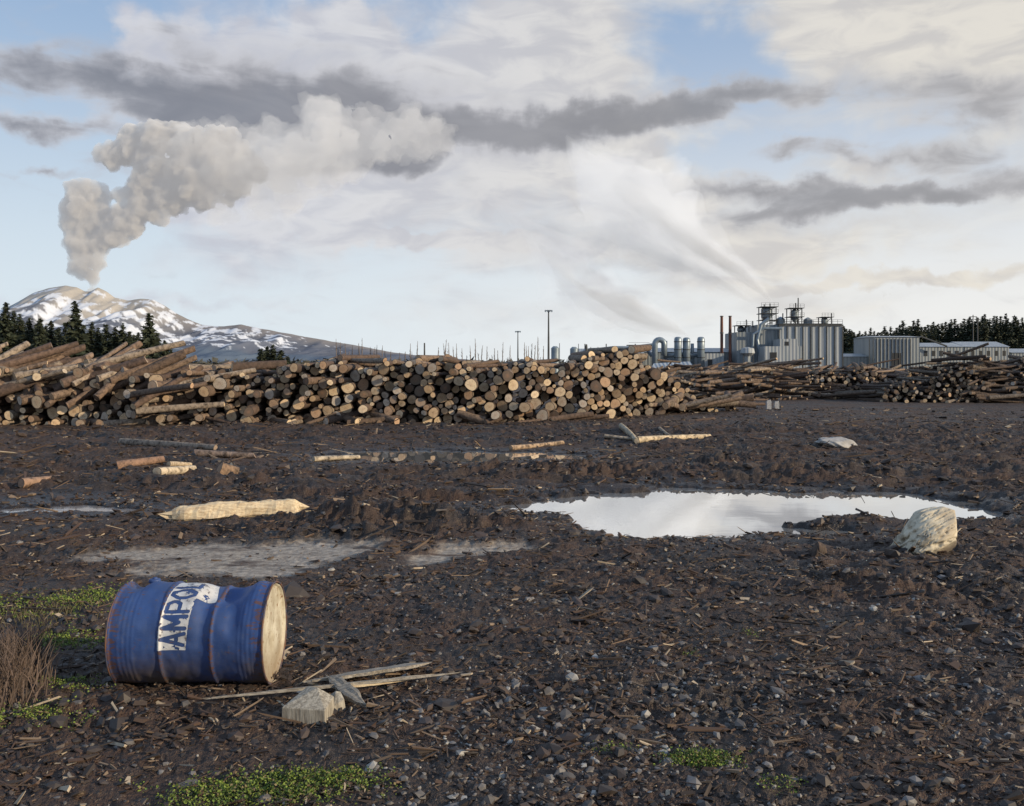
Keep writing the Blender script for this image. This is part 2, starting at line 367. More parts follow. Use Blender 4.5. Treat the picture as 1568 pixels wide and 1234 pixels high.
# grass
m_gr,t,b=mat('grass_leaf');t.put(b.inputs['Base Color'],t.attr('tint'));b.inputs['Roughness'].default_value=.75
def leafmesh(name,cl,col0):
    Vs=[];C=[]
    for (x,y,rx,ry,n,sz) in cl:
        cx,cy=gp(x,y)
        k=max(2,int(n/14));u=rng.normal(0,.5,k);v=rng.normal(0,.5,k)
        bx=np.repeat(cx+u*rx,14)+rng.normal(0,.03,k*14);by=np.repeat(cy+v*ry,14)+rng.normal(0,.03,k*14);n=k*14
        bz=ground(bx,by)+rng.uniform(0,.028,n)
        s_=sz*rng.uniform(.5,1.3,n)
        q=np.array([(0,-.5,0),(.35,0,.1),(0,.5,0),(-.35,0,.1)])[None]*s_[:,None,None]
        Rm=rotm(rng.normal(0,.8,n),rng.normal(0,.8,n),rng.uniform(0,6.28,n));q=np.einsum('nij,nkj->nki',Rm,q)
        q+=np.stack([bx,by,bz],1)[:,None,:];Vs.append(q.reshape(-1,3))
        cc_=np.array(col0)*rng.uniform(.4,1.4,(n,1));dry=rng.uniform(size=(n,1))<.18;cc_=np.where(dry,np.array([(.16,.13,.06)]),cc_)
        C.append(np.repeat(cc_,4,0))
    V=np.concatenate(Vs);return mk(name,V,np.arange(len(V)).reshape(-1,4),[m_gr],False,col=np.concatenate(C))
leafmesh('grass',[(430,1198,.40,.15,3600,.015),(340,1215,.25,.1,1200,.014),(510,1190,.15,.10,900,.014),(1070,1162,.17,.10,1900,.014),(930,1148,.1,.05,250,.012),(1190,1205,.1,.06,200,.012),
 (110,985,.3,.25,1700,.016),(40,1100,.3,.15,1100,.014),(150,920,.5,.4,1700,.018),(60,930,.6,.5,1800,.018),(100,1050,.2,.15,700,.014),(1150,975,.05,.05,120,.011),(1060,1000,.05,.05,80,.01)],(.13,.185,.028))
Vs=[];C=[]
def tuft(cx,cy,spread,n,hgt,col0,wd=.0022):
    for i in range(n):
        x0=cx+rng.normal(0,spread);y0=cy+rng.normal(0,spread);z0=float(ground(np.array([x0]),np.array([y0]))[0])
        a_=rng.uniform(0,6.28);ln=hgt*rng.uniform(.3,1.15);le=rng.uniform(.1,.7)
        p0=np.array([x0,y0,z0-.01]);p1=p0+np.array([math.cos(a_)*ln*le*.4,math.sin(a_)*ln*le*.4,ln*.6]);p2=p0+np.array([math.cos(a_)*ln*le,math.sin(a_)*ln*le,ln*.95])
        o=np.array([wd,wd*.5,0])
        Vs.extend([p0-o,p0+o,p1+o,p1-o, p1-o,p1+o,p2+o*.2,p2-o*.2])
        c_=np.array(col0)*rng.uniform(.5,1.5);C.extend([c_]*8)
for (a_,b_) in [(8,1040),(25,1062),(-20,1050),(35,1035),(0,1078),(-50,1060)]:
    gx_,gy_=gp(a_,b_);tuft(gx_,gy_,.085,190,.31,(.10,.07,.055))
for (a_,b_) in [(60,960),(20,950),(90,940)]:
    gx_,gy_=gp(a_,b_);tuft(gx_,gy_,.14,60,.09,(.085,.075,.04))
mk('dry_grass_tuft',Vs,np.arange(len(Vs)).reshape(-1,4),[m_gr],False,col=np.array(C))
# ================================================================= LOGS
m_bark,t,b=mat('bark')
v=t.coord();n_=t.noise(v,9,4,.65).outputs[0]
cc=t.mix(t.ramp(n_,.38,.75),t.attr('tint'),(.035,.024,.018))
t.put(b.inputs['Base Color'],cc);b.inputs['Roughness'].default_value=.85;t.put(b.inputs['Normal'],t.bump(n_,.9,.04))
m_end,t,b=mat('cut_log_end')
uvv=t.attr('euv','Vector')
ln=t.n('ShaderNodeVectorMath',operation='LENGTH');t.put(ln.inputs[0],uvv);rr=ln.outputs['Value']
n1=t.noise(t.coord(),5,3,.6).outputs[0];n2=t.noise(t.coord(),22,4,.65).outputs[0]
rings=t.M('SINE',t.M('MULTIPLY_ADD',rr,34.0,t.M('MULTIPLY',n1,6.0)))
c_=t.attr('tint')
c_=t.mix(t.M('MULTIPLY_ADD',rings,.12,.12),c_,(.16,.09,.05))
c_=t.mix(t.M('MULTIPLY',t.ramp(rr,.62,.0),.32),c_,(.30,.15,.08))
c_=t.mix(t.M('MULTIPLY',t.ramp(n2,.5,.74),.65),c_,(.06,.045,.035))
c_=t.mix(t.ramp(rr,.84,.94),c_,(.04,.026,.02))
t.put(b.inputs['Base Color'],c_);b.inputs['Roughness'].default_value=.8;t.put(b.inputs['Normal'],t.bump(n2,.3,.01))
def logs_mesh(name,logs,seg=14,parent=None):
    Vs=[];Fs=[];MI=[];C=[];U=[];n=0
    tt=np.arange(seg)*2*np.pi/seg;K=5
    for (p0,p1,r0,r1,ec,bc) in logs:
        p0=np.array(p0,float);p1=np.array(p1,float);d=p1-p0;Ln=np.linalg.norm(d);d/=Ln
        a_=np.array([0,0,1.]) if abs(d[2])<.9 else np.array([1.,0,0]);u=np.cross(d,a_);u/=np.linalg.norm(u);w_=np.cross(d,u)
        wob=1+.07*np.sin(tt*2+rng.uniform(0,6))+.04*np.sin(tt*3+rng.uniform(0,6))+rng.uniform(-.035,.035,seg)
        bend=rng.normal(0,.006*Ln,2);base=n;rings_=[];tl=rng.normal(0,.16,2)*r0
        for k in range(K):
            f=k/(K-1);c0=p0+d*Ln*f+(u*bend[0]+w_*bend[1])*4*f*(1-f);rr_=(r0*(1-f)+r1*f)*wob*(1+rng.uniform(-.03,.03,seg))
            R_=c0+(np.cos(tt)[:,None]*u+np.sin(tt)[:,None]*w_)*rr_[:,None]
            if k in (0,K-1): R_=R_+(np.cos(tt)*tl[0]+np.sin(tt)*tl[1])[:,None]*d
            rings_.append(R_)
        Vs+=rings_;C.append(np.tile(bc,(K*seg,1)));U.append(np.zeros((K*seg,2)));n+=K*seg
        for k in range(K-1):
            for j in range(seg):
                q=base+k*seg+j;q2=base+k*seg+(j+1)%seg;Fs.append((q,q2,q2+seg,q+seg));MI.append(0)
        for e in (0,1):
            R_=rings_[0] if e==0 else rings_[-1]
            Vs.append(R_.copy());Vs.append(R_.mean(0)[None]-d*(.004 if e==0 else -.004));C.append(np.tile(ec,(seg+1,1)))
            U.append(np.stack([np.cos(tt),np.sin(tt)],1));U.append(np.zeros((1,2)))
            for j in range(seg):
                a1=n+j;a2=n+(j+1)%seg
                Fs.append((a2,a1,n+seg) if e==0 else (a1,a2,n+seg));MI.append(1)
            n+=seg+1
    ob=mk(name,np.concatenate(Vs),Fs,[m_bark,m_end],False,parent,mi=MI,col=np.concatenate(C),uv=np.concatenate(U))
    ob.data.polygons.foreach_set('use_smooth',np.array(MI)==0)
    return ob
ends=[(.66,.52,.35),(.55,.40,.25),(.42,.28,.18),(.48,.42,.35),(.27,.21,.16),(.11,.08,.06)]
ew=[24,22,14,18,13,12]
barks=[(.14,.093,.065),(.19,.135,.10),(.095,.062,.047),(.25,.20,.155)]
def ec(): return pick(ends,ew,1,.24)[0]
def bc(): return pick(barks,[3,3,3,2],1,.2)[0]
def pack(x0,x1,h,r0,r1,cap=1200):
    cx=[];cz=[];cr=[];fail=0
    while fail<160 and len(cx)<cap:
        x=rng.uniform(x0,x1);r=r0+(r1-r0)*rng.beta(1.4,2.2)
        xs=np.clip(x+np.linspace(-.5,.5,31),x0+r,x1-r);z=np.full(xs.shape,r)
        if cx:
            a=np.array(cx);k=np.abs(a-x)<1.1
            if k.any():
                a=a[k];bz=np.array(cz)[k];br=np.array(cr)[k]
                q=(br+r)[None]**2-(xs[:,None]-a[None])**2
                zz=np.where(q>0,bz[None]+np.sqrt(np.maximum(q,0)),-1);z=np.maximum(z,zz.max(1))
        j=int(np.argmin(z))
        if z[j]+r>float(h(xs[j])): fail+=1;continue
        cx.append(xs[j]);cz.append(z[j]);cr.append(r);fail=0
    return list(zip(cx,cz,cr))
hx=[-30,-17,-15,-13,-11.5,-10,-8,-6,-4,-2,-.5,1,2.5,3.6,4.8,6.0,6.8,7.6,8.6]
hz=[1.9,1.9,1.85,1.85,1.9,1.95,1.8,2.05,2.05,2.05,1.95,1.85,2.0,2.4,2.2,1.75,1.1,.65,.35]
hf=lambda x: np.interp(x,hx,hz)+.32*perlin(np.array([x*.8]),np.array([3.3]),2)[0]
def yf(x): return np.interp(x,[-30,-12,0,3,6,9],[29.2,30.0,30.9,33.5,37.3,40.5])
L=[]
for (x,z,r) in pack(-27,8.7,hf,.065,.235):
    y0=yf(x)+rng.normal(0,.42)+.35*z*.6;ln=rng.uniform(4.2,5.6);ax=rng.normal(0,.07)+.03;zt=rng.normal(0,.012)
    L.append(((x,y0,z-.02),(x+ax*ln,y0+ln,z-.02+zt*ln),r,r*rng.uniform(.8,.95),ec(),bc()))
for i in range(80):
    x=rng.uniform(-20,5.5);z=float(hf(x))+rng.uniform(-.16,.05);y0=yf(x)+rng.uniform(.0,2.5);a_=rng.normal(1.4,.38);ln=rng.uniform(1.2,3.3);r=rng.uniform(.07,.17)
    L.append(((x,y0,z),(x+math.cos(a_)*ln,y0+math.sin(a_)*ln,z+rng.normal(.02,.08)),r,r*.8,ec(),bc()))
for i in range(140):
    x=rng.uniform(-20,-11.0);z=rng.uniform(.75,1.95)-max(0,(x+13))*.25;y0=29.5+(z-.9)*.7+rng.normal(0,.28)
    a_=math.radians(rng.normal(58,26));ln=rng.uniform(1.5,3.3);r=rng.uniform(.08,.18)
    ztop=min(z+rng.uniform(.0,1.1),2.65)
    L.append(((x,y0,z-.1),(x+math.cos(a_)*ln,y0+math.sin(a_)*ln,ztop),r,r*.8,ec(),bc()*1.2))
# spilled logs along the foot of the pile
for i in range(40):
    x=rng.uniform(-19,4.5);y0=yf(x)-rng.uniform(.1,.6);a_=rng.uniform(.2,2.9);ln=rng.uniform(.8,2.4);r=rng.uniform(.06,.14)
    L.append(((x,y0,r*.9),(x+math.cos(a_)*ln,y0+math.sin(a_)*ln,r+rng.uniform(0,.3)),r,r*.85,ec(),bc()))
for i in range(30):
    x=rng.uniform(5.3,9.7);y0=yf(x)-rng.uniform(.0,.8);a_=rng.uniform(-.2,3.3);ln=rng.uniform(1.0,2.6);r=rng.uniform(.07,.16)
    L.append(((x,y0,r+rng.uniform(0,.35)),(x+math.cos(a_)*ln,y0+math.sin(a_)*ln,r+rng.uniform(0,.7)),r,r*.9,ec(),bc()))
logs_mesh('log_pile',L)
def sidepile(name,x0,x1,yc,wid,hfun,frac_end=.2,bcmul=1.0):
    L=[];x=x0
    while x<x1:
        h0=float(hfun(x))*rng.uniform(.75,1.1)
        if rng.uniform()<frac_end:
            wseg=rng.uniform(2,3.5)
            for (cx,cz,cr) in pack(x,x+wseg,lambda q:h0*(.55+.45*math.sin(max(0,min(1,(q-x)/wseg))*3.14)),.06,.15):
                a_=rng.normal(.3,.35);L.append(((cx,yc-wid*.40+cz*.8+rng.normal(0,.5),cz),(cx+a_*3,yc+wid*.3,cz+rng.normal(0,.15)),cr,cr*.9,ec()*.75,bc()*bcmul))
            x+=wseg*.9
        else:
            ln=rng.uniform(2.2,4.2)
            for (cy,cz,cr) in pack(yc-wid/2,yc+wid/2,lambda q:h0*max(.12,1-(abs(q-yc)/(wid/2))**1.4),.06,.14):
                a_=rng.normal(0,.6);o=rng.normal(0,1.2);l2=ln*rng.uniform(.35,1.0)
                L.append(((x+o,cy-a_*l2/2,max(.05,cz+rng.normal(0,.18))),(x+o+l2,cy+a_*l2/2,max(.05,cz+rng.normal(0,.36))),cr,cr*.85,ec()*.8,bc()*bcmul))
            x+=ln*.65
    return logs_mesh(name,L,10)
sidepile('log_pile',10.0,24,56,6,lambda x:np.interp(x,[10,13,18,24],[1.4,1.9,2.0,1.6]),.3,1.05)
sidepile('log_pile',19.0,44,51,6,lambda x:np.interp(x,[19,22,26,44],[1.2,2.1,2.5,2.3]),.3,.65)
sidepile('log_pile',9.5,60,72,6,lambda x:1.9,.1,.9)
def flog(name,pts,r,colr,ecol=None):
    (x0,y0),(x1,y1)=pts;a=np.array([*gp(x0,y0),0]);b_=np.array([*gp(x1,y1),0])
    a[2]=float(ground(a[:1],a[1:2])[0])+r*.8;b_[2]=float(ground(b_[:1],b_[1:2])[0])+r*.7
    zz=max(a[2],b_[2]);a[2]=max(a[2],zz-.08);b_[2]=max(b_[2],zz-.08)
    return logs_mesh(name,[(a,b_,r,r*.75,np.array(ecol or colr),np.array(colr))],16)
flog('fallen_log',((975,682),(1086,676)),.085,(.62,.50,.34))
flog('fallen_log',((952,662),(975,684)),.09,(.5,.42,.3))
flog('fallen_log',((925,679),(985,681)),.05,(.4,.33,.25))
flog('fallen_log',((1010,664),(1030,678)),.04,(.4,.33,.25))
flog('fallen_log',((782,688),(862,681)),.06,(.42,.30,.20))
flog('fallen_log',((185,684),(330,695)),.09,(.30,.24,.19))
flog('fallen_log',((300,702),(390,702)),.07,(.24,.18,.15))
flog('fallen_log',((32,752),(100,740)),.09,(.30,.19,.13))
flog('fallen_log',((180,724),(252,720)),.09,(.30,.18,.12))
flog('fallen_log',((240,735),(296,724)),.085,(.55,.46,.34))
flog('fallen_log',((335,734),(362,732)),.14,(.26,.17,.11))
flog('fallen_log',((258,722),(292,716)),.05,(.5,.4,.28))
flog('fallen_log',((480,706),(550,702)),.06,(.50,.42,.31))
flog('fallen_log',((845,722),(880,716)),.05,(.50,.38,.26))
m_pale=simple('pale_split_wood',(.66,.56,.39),(.42,.32,.21),5,.7,0,.5,(1.2,9,9),.02)
m_grey=simple('weathered_wood',(.36,.33,.28),(.15,.13,.11),6,.8,0,.7,(1.5,22,22),.01)
m_dark=simple('dark_bark',(.09,.06,.045),(.04,.028,.022),8,.85,0,.6)
def splinter(name,p0,p1,w,th,mats,jag=.25,seg=26,roll=0,taper0=.25,taper1=.3,cyl=False,seed=0):
    rg_=np.random.default_rng(seed);p0=np.array(p0,float);p1=np.array(p1,float);d=p1-p0;Ln=np.linalg.norm(d);d/=Ln
    u=np.cross([0,0,1.],d);u/=np.linalg.norm(u);up=np.cross(d,u);u,up=u*math.cos(roll)+up*math.sin(roll),up*math.cos(roll)-u*math.sin(roll)
    V=[];Fs=[]
    prof=[(-.5,0),(-.46,.38),(-.3,.5),(-.1,.55),(.12,.5),(.32,.47),(.47,.32),(.5,0),(.44,-.4),(.2,-.5),(-.2,-.5),(-.44,-.42)] if cyl else [(-.5,-.5),(-.5,.45),(-.25,.5),(0,.42),(.25,.5),(.5,.4),(.5,-.5),(0,-.5)]
    K=len(prof);e0=rg_.normal(0,1,K)
    for i in range(seg+1):
        f=i/seg;tp=min(1,.12+(f/taper0)**.8 if f<taper0 else 1)*min(1,.12+((1-f)/taper1)**.8 if (1-f)<taper1 else 1)
        o=jag*w*.5*(fbm(np.array([f*3.]),np.array([seed+.5]),3,seed)[0])
        for k,(a,b_) in enumerate(prof):
            n1=fbm(np.array([f*7.+k*3.1]),np.array([k*1.7+seed]),3,seed+5)[0]*jag
            ff=f+(e0[k]*.03 if i in(0,seg) else 0)
            V.append(p0+d*Ln*ff+u*(a*w*tp*(1+n1)+o)+up*(b_*th*(.35+.65*tp)*(1+n1)))
    for i in range(seg):
        for k in range(K):
            a=i*K+k;b_=i*K+(k+1)%K;Fs.append((a,b_,b_+K,a+K))
    Fs.append(tuple(range(K))[::-1]);Fs.append(tuple(seg*K+k for k in range(K)))
    return mk(name,V,Fs,mats,False)
a=gp(262,797);b_=gp(458,792)
splinter('split_log',(a[0],a[1]-.1,.07),(b_[0],b_[1]+.15,.10),.26,.20,[m_pale],.35,34,-.35,.12,.06,True,3)
a=gp(312,1078);b_=gp(694,1052)
splinter('broken_plank',(a[0],a[1],.03),(b_[0],b_[1]+.02,.075),.060,.018,[m_grey],.25,34,-.25,.45,.35,seed=11)
a=gp(470,1058);b_=gp(655,1030)
splinter('broken_plank',(a[0],a[1],.055),(b_[0],b_[1],.06),.14,.02,[m_grey],.38,30,-.2,.4,.2,seed=12)
a=gp(520,1068);b_=gp(660,1046)
splinter('broken_plank',(a[0],a[1],.055),(b_[0],b_[1],.05),.035,.016,[m_pale],.25,24,.1,.5,.4,seed=14)
a=gp(503,1056);b_=gp(560,1088)
splinter('broken_plank',(a[0],a[1],.075),(b_[0],b_[1],.03),.07,.035,[m_grey],.35,18,.4,.2,.4,seed=13)
m_blk,t,b=mat('sawn_block_wood')
v=t.coord();n_=t.noise(t.mapv(v,sc=(16,16,1.5)),4,5,.65).outputs[0];nn=t.noise(v,9,4,.6).outputs[0]
c_=t.mix(t.ramp(n_,.35,.65),(.18,.16,.13),(.40,.37,.31));c_=t.mix(t.M('MULTIPLY',t.ramp(nn,.5,.75),.35),c_,(.12,.10,.08))
t.put(b.inputs['Base Color'],c_);b.inputs['Roughness'].default_value=.85;t.put(b.inputs['Normal'],t.bump(n_,.6,.006))
def offcut(name,cx,cy,rot,pts,mats):
    me=bpy.data.meshes.new(name);bm=bmesh.new()
    vs=[bm.verts.new(p) for p in pts]
    for f in [(3,2,1,0),(0,1,5,4),(1,2,6,5),(2,3,7,6),(3,0,4,7),(4,5,8),(5,6,8),(6,7,8),(7,4,8)]: bm.faces.new([vs[i] for i in f])
    bmesh.ops.recalc_face_normals(bm,faces=bm.faces[:])
    bmesh.ops.bevel(bm,geom=bm.edges[:],offset=.003,segments=1,affect='EDGES')
    bmesh.ops.triangulate(bm,faces=bm.faces[:]);bmesh.ops.subdivide_edges(bm,edges=bm.edges[:],cuts=2)
    for v_ in bm.verts:
        p=v_.co;q=fbm(np.array([p.x*40+p.z*9]),np.array([p.y*40+p.z*9]),2,8)[0]*.0012;v_.co=p+Vector((q,q,q*.6))
    bm.to_mesh(me);bm.free()
    for m in mats: me.materials.append(m)
    o=bpy.data.objects.new(name,me);scene.collection.objects.link(o);o.location=(cx,cy,float(ground(np.array([cx]),np.array([cy]))[0])-.004);o.rotation_euler=(0,0,rot);return o
a=gp(470,1100)
offcut('wood_block',a[0],a[1]+.03,-.06,[(-.125,-.07,0),(.115,-.085,0),(.125,.10,0),(-.10,.12,0),(-.125,-.07,.090),(.115,-.085,.085),(.12,.09,.10),(-.04,.13,.14),(.03,.08,.150)],[m_blk])
a=gp(515,1085)
offcut('wood_offcut',a[0],a[1]+.02,.5,[(-.04,-.05,0),(.04,-.04,0),(.045,.05,0),(-.04,.05,0),(-.035,-.04,.04),(.03,-.035,.07),(.035,.04,.09),(-.03,.045,.08),(.0,.02,.105)],[m_blk])
# ---- boulder / stump
def lump(name,c,s,rot,m,seed,am=.18,rough=2.2,stump=False):
    me=bpy.data.meshes.new(name);bm=bmesh.new();bmesh.ops.create_icosphere(bm,subdivisions=6 if stump else 5,radius=1)
    co=np.array([v.co[:] for v in bm.verts])
    n1=fbm(co[:,0]*rough+co[:,2]*1.3,co[:,1]*rough-co[:,2],3,seed)
    n2=1-np.abs(fbm(co[:,0]*rough*2+3,co[:,2]*rough*2+co[:,1],3,seed+3))*2
    k=1+am*n1*2+(0 if stump else am*.35*n2)
    rg_=np.random.default_rng(seed)
    for i in range(10 if stump else 9):
        nrm=rg_.normal(0,1,3);nrm/=np.linalg.norm(nrm);dd=rg_.uniform(.74,.92) if stump else rg_.uniform(.66,.88)
        pr=(co*k[:,None])@nrm;ov=np.clip(pr-dd,0,None);k=k*(1-ov/np.maximum(pr,1e-3)*.85)
    co=co*k[:,None]
    if stump:
        f=ss(-1,.2,co[:,0]);co[:,2]=co[:,2]*(.5+.5*f)-.25*(1-f);co[:,0]*=1.12
        g_=fbm(co[:,0]*.8,co[:,2]*5+co[:,1]*4,3,seed+9);co[:,1:]*=(1-.09*np.exp(-(np.abs(g_)/.05)**2))[:,None];co[:,1:]*=(1+.06*g_)[:,None]
        left=ss(-.2,-.9,co[:,0]);jg=fbm(co[:,1]*5,co[:,2]*7,3,seed+20);co[:,0]+=left*jg*.5;co[:,2]+=left*fbm(co[:,0]*5,co[:,1]*5,2,seed+21)*.3
    for v,p in zip(bm.verts,co): v.co=Vector(p*np.array(s))
    bm.to_mesh(me);bm.free();me.materials.append(m)
    me.polygons.foreach_set('use_smooth',np.ones(len(me.polygons),bool))
    o=bpy.data.objects.new(name,me);scene.collection.objects.link(o);o.location=c;o.rotation_euler=rot;return o
m_stump,t,b=mat('bleached_stump')
v=t.coord();n_=t.noise(t.mapv(v,rot=(0,.35,0),sc=(1.4,4,7)),2.4,5,.6,.6).outputs[0];n3=t.noise(v,4,4,.6,.5).outputs[0]
c_=t.mix(t.ramp(n3,.4,.62),(.60,.54,.42),(.42,.36,.27));c_=t.mix(t.M('MULTIPLY',t.ramp(n_,.58,.70),.85),c_,(.12,.095,.07))
sz=t.n('ShaderNodeSeparateXYZ');t.put(sz.inputs[0],v)
c_=t.mix(t.M('MULTIPLY',t.ramp(sz.outputs[2],-.02,-.18),.85),c_,(.08,.06,.05))
t.put(b.inputs['Base Color'],c_);b.inputs['Roughness'].default_value=.75;t.put(b.inputs['Normal'],t.bump(n_,.7,.03))
a=gp(1424,852)
lump('tree_stump',(a[0],a[1]+.1,.20),(.36,.25,.27),(.1,-.42,.2),m_stump,6,.07,1.3,True)
m_rock=simple('pale_boulder',(.42,.41,.40),(.25,.24,.23),6,.8,0,.6)
a=gp(1282,686);lump('boulder',(a[0],a[1],.09),(.50,.3,.16),(0,.06,.1),m_rock,9,.14)
a=gp(1252,857);lump('rotten_stub',(a[0],a[1],.08),(.07,.06,.10),(0,.3,.1),m_dark,19,.3)
# ================================================================= DRUM
drum=empty('oil_drum',(0,0,0))
R0=.292;LD=.90;DX=-2.345;DY=5.76;DZ=R0
GZ=float(ground(np.array([-1.9]),np.array([5.7]))[0])-.012
def dent(xl,ph):
    f=xl/LD
    d1=.085*np.exp(-((f-.73)/.12)**2)*np.exp(-((ph-1.40)/.55)**2)
    d1+=.030*np.exp(-((f-.60)/.05)**2)*np.exp(-((ph-1.1)/.9)**2)
    d1+=.022*np.exp(-((f-.80)/.05)**2)*np.exp(-((ph-.55)/.35)**2)
    d1+=.045*np.exp(-((f-.10)/.06)**2)*np.exp(-((ph-1.75)/.35)**2)
    d1-=.018*np.exp(-((f-.20)/.05)**2)*np.exp(-((ph-1.5)/.35)**2)
    d1-=.022*np.exp(-((f-.90)/.06)**2)*np.exp(-((ph-1.4)/.45)**2)
    d1+=.012*fbm(f*4,ph*1.2+3,3,55)+.003*fbm(f*14,ph*4+3,2,57)
    d1+=.018*np.exp(-((f-.5)/.25)**2)*np.exp(-((ph+.1)/.4)**2)
    return d1
def rprof(xl):
    f=xl/LD;r=R0+0*f
    for c in (.335,.665): r=r+.010*np.exp(-((f-c)/.012)**2)
    for c in (.07,.10,.13,.16,.84,.87,.90,.93): r=r+.0018*np.exp(-((f-c)/.007)**2)
    r=r+.009*(np.exp(-((f-.006)/.008)**2)+np.exp(-((f-.994)/.008)**2))
    return r
def surf(xl,ph,off=0):
    xl=np.asarray(xl,float);ph=np.asarray(ph,float)
    r=rprof(xl)-dent(xl,ph)*ss(0,.03,xl/LD)*ss(1,.985,xl/LD)+off
    return np.stack([DX+xl+0*ph,DY-r*np.cos(ph),GZ+DZ+.005+r*np.sin(ph)],-1)
m_blue,t,b=mat('drum_blue_paint')
v=t.coord();n1=t.noise(v,4,6,.65).outputs[0];n2=t.noise(t.mapv(v,sc=(1,3,3)),18,6,.7).outputs[0];n3=t.noise(v,1.8,4,.6).outputs[0]
c_=t.mix(t.ramp(n1,.3,.7),(.018,.048,.165),(.026,.070,.23))
c_=t.mix(t.M('MULTIPLY',t.ramp(n3,.42,.68),.4),c_,(.06,.08,.13))
sz=t.n('ShaderNodeSeparateXYZ');t.put(sz.inputs[0],v)
c_=t.mix(t.M('MULTIPLY',t.ramp(sz.outputs[2],.30,.02),t.ramp(n1,.3,.6)),c_,(.085,.065,.05))
edge=t.M('ABSOLUTE',t.M('SUBTRACT',sz.outputs[0],DX+LD/2))
rm=t.M('ADD',n2,t.M('MULTIPLY',t.ramp(edge,LD*.36,LD*.5),.15))
for c0 in (.335,.665):
    rb=t.ramp(t.M('ABSOLUTE',t.M('SUBTRACT',sz.outputs[0],DX+LD*c0)),.028,.0)
    rm=t.M('ADD',rm,t.M('MULTIPLY',rb,.15))
rust=t.ramp(rm,.60,.69)
c_=t.mix(t.M('MULTIPLY',rust,.85),c_,(.10,.045,.025))
dr=t.noise(t.mapv(v,sc=(6,3,3)),5,6,.72).outputs[0]
c_=t.mix(t.M('MULTIPLY',t.ramp(dr,.52,.75),.4),c_,(.12,.11,.10))
t.put(b.inputs['Base Color'],c_);t.put(b.inputs['Roughness'],t.M('MULTIPLY_ADD',n1,.4,.38));t.put(b.inputs['Normal'],t.bump(n2,.15,.01))
m_cap,t,b=mat('drum_end_cream')
v=t.coord();n1=t.noise(v,7,6,.65).outputs[0];n2=t.noise(v,26,5,.7).outputs[0]
c_=t.mix(t.ramp(n1,.35,.65),(.54,.51,.42),(.36,.32,.24));c_=t.mix(t.ramp(n2,.56,.66),c_,(.20,.11,.05))
sz=t.n('ShaderNodeSeparateXYZ');t.put(sz.inputs[0],v);c_=t.mix(t.M('MULTIPLY',t.ramp(sz.outputs[2],.28,.02),.75),c_,(.20,.14,.08))
t.put(b.inputs['Base Color'],c_);b.inputs['Roughness'].default_value=.55
m_rust=simple('rusty_rim',(.05,.06,.10),(.16,.075,.035),14,.7,.2,.3)
nx,na=140,120
xs=np.linspace(0,LD,nx);ph=np.linspace(0,2*np.pi,na,endpoint=False)
phw=(ph+np.pi)%(2*np.pi)-np.pi
XX,PP=np.meshgrid(xs,phw,indexing='ij')
V=surf(XX,PP).reshape(-1,3);I=np.arange(nx*na).reshape(nx,na);J=np.roll(I,-1,1)
Fq=np.stack([I[:-1],I[1:],J[1:],J[:-1]],-1).reshape(-1,4)
mk('body',V,Fq,[m_blue],True,drum)
def cap(xc,sign,name):
    V=[];Fs=[];rr=[R0*.985,R0*.96,R0*.955,R0*.94,R0*.6,R0*.3,.01];dx=[0,-.002,-.014,-.016,-.015,-.012,-.011]
    for r,d in zip(rr,dx):
        for p in phw:
            k=dent(np.array(xc*.97+.015),np.array(p))*.9*(r/R0)**3
            r_=r-float(k)
            V.append((DX+xc+sign*d+.006*math.sin(p*2)*(r<R0*.8),DY-r_*math.cos(p),GZ+DZ+.005+r_*math.sin(p)))
    n=len(phw)
    for i in range(len(rr)-1):
        for k in range(n):
            a=i*n+k;b_=i*n+(k+1)%n;Fs.append((a,b_,b_+n,a+n))
    Fs.append(tuple((len(rr)-1)*n+k for k in range(n)))
    mk(name,V,Fs,[m_cap],True,drum)
cap(LD,1,'end_lid');cap(0,-1,'base_lid')
mb=MB()
for xc in (0,LD):
    pts=[]
    for p in np.linspace(0,2*np.pi,73):
        pw_=(p+np.pi)%(2*np.pi)-np.pi
        r=R0+.004-float(dent(np.array(min(max(xc,.04),LD*.97)),np.array(pw_)))*.8
        pts.append((DX+xc,DY-r*math.cos(p),GZ+DZ+.005+r*math.sin(p)))
    mb.tube(pts,.0065,8,0,False)
mb.obj('rolled_rims',[m_rust],drum,True)
mb=MB()
q=surf(LD*.17,1.75,.004);mb.tube([q,q+np.array([0,.0,.018]),q+np.array([0,.0,.022])],[.036,.034,.028],18,0)
q=surf(LD*.17,1.75,.02);mb.tube([q,q+np.array([0,.0,.014])],[.016,.014],8,0)
mb.obj('bung_cap',[m_blue],drum,True)
x0,x1=.325*LD,.665*LD;p0,p1=-.10,1.85
NXl,NPl=150,300
gxl=np.linspace(x0,x1,NXl+1);gpl=np.linspace(p0,p1,NPl+1)
GX,GP=np.meshgrid(gxl,gpl,indexing='ij');V=surf(GX,GP,.0018).reshape(-1,3)
I=np.arange((NXl+1)*(NPl+1)).reshape(NXl+1,NPl+1)
Fq=np.stack([I[:-1,:-1],I[1:,:-1],I[1:,1:],I[:-1,1:]],-1).reshape(-1,4)
fx=((gxl[:-1]+gxl[1:])/2)[:,None]+np.zeros((1,NPl));fp=((gpl[:-1]+gpl[1:])/2)[None]+np.zeros((NXl,1))
arc=fp*R0
lx0=.335*LD;bw_=.165
sl=.14*(arc-.0)
u_=fx-lx0-sl*.5+.01
band=(u_>0)&(u_<bw_)
topw=(fp>1.0)&(fx>lx0+.02)&(fx<.655*LD-.05*(fp-.98))
white_=band|topw
ty=(bw_-.018-u_)/(bw_-.036)
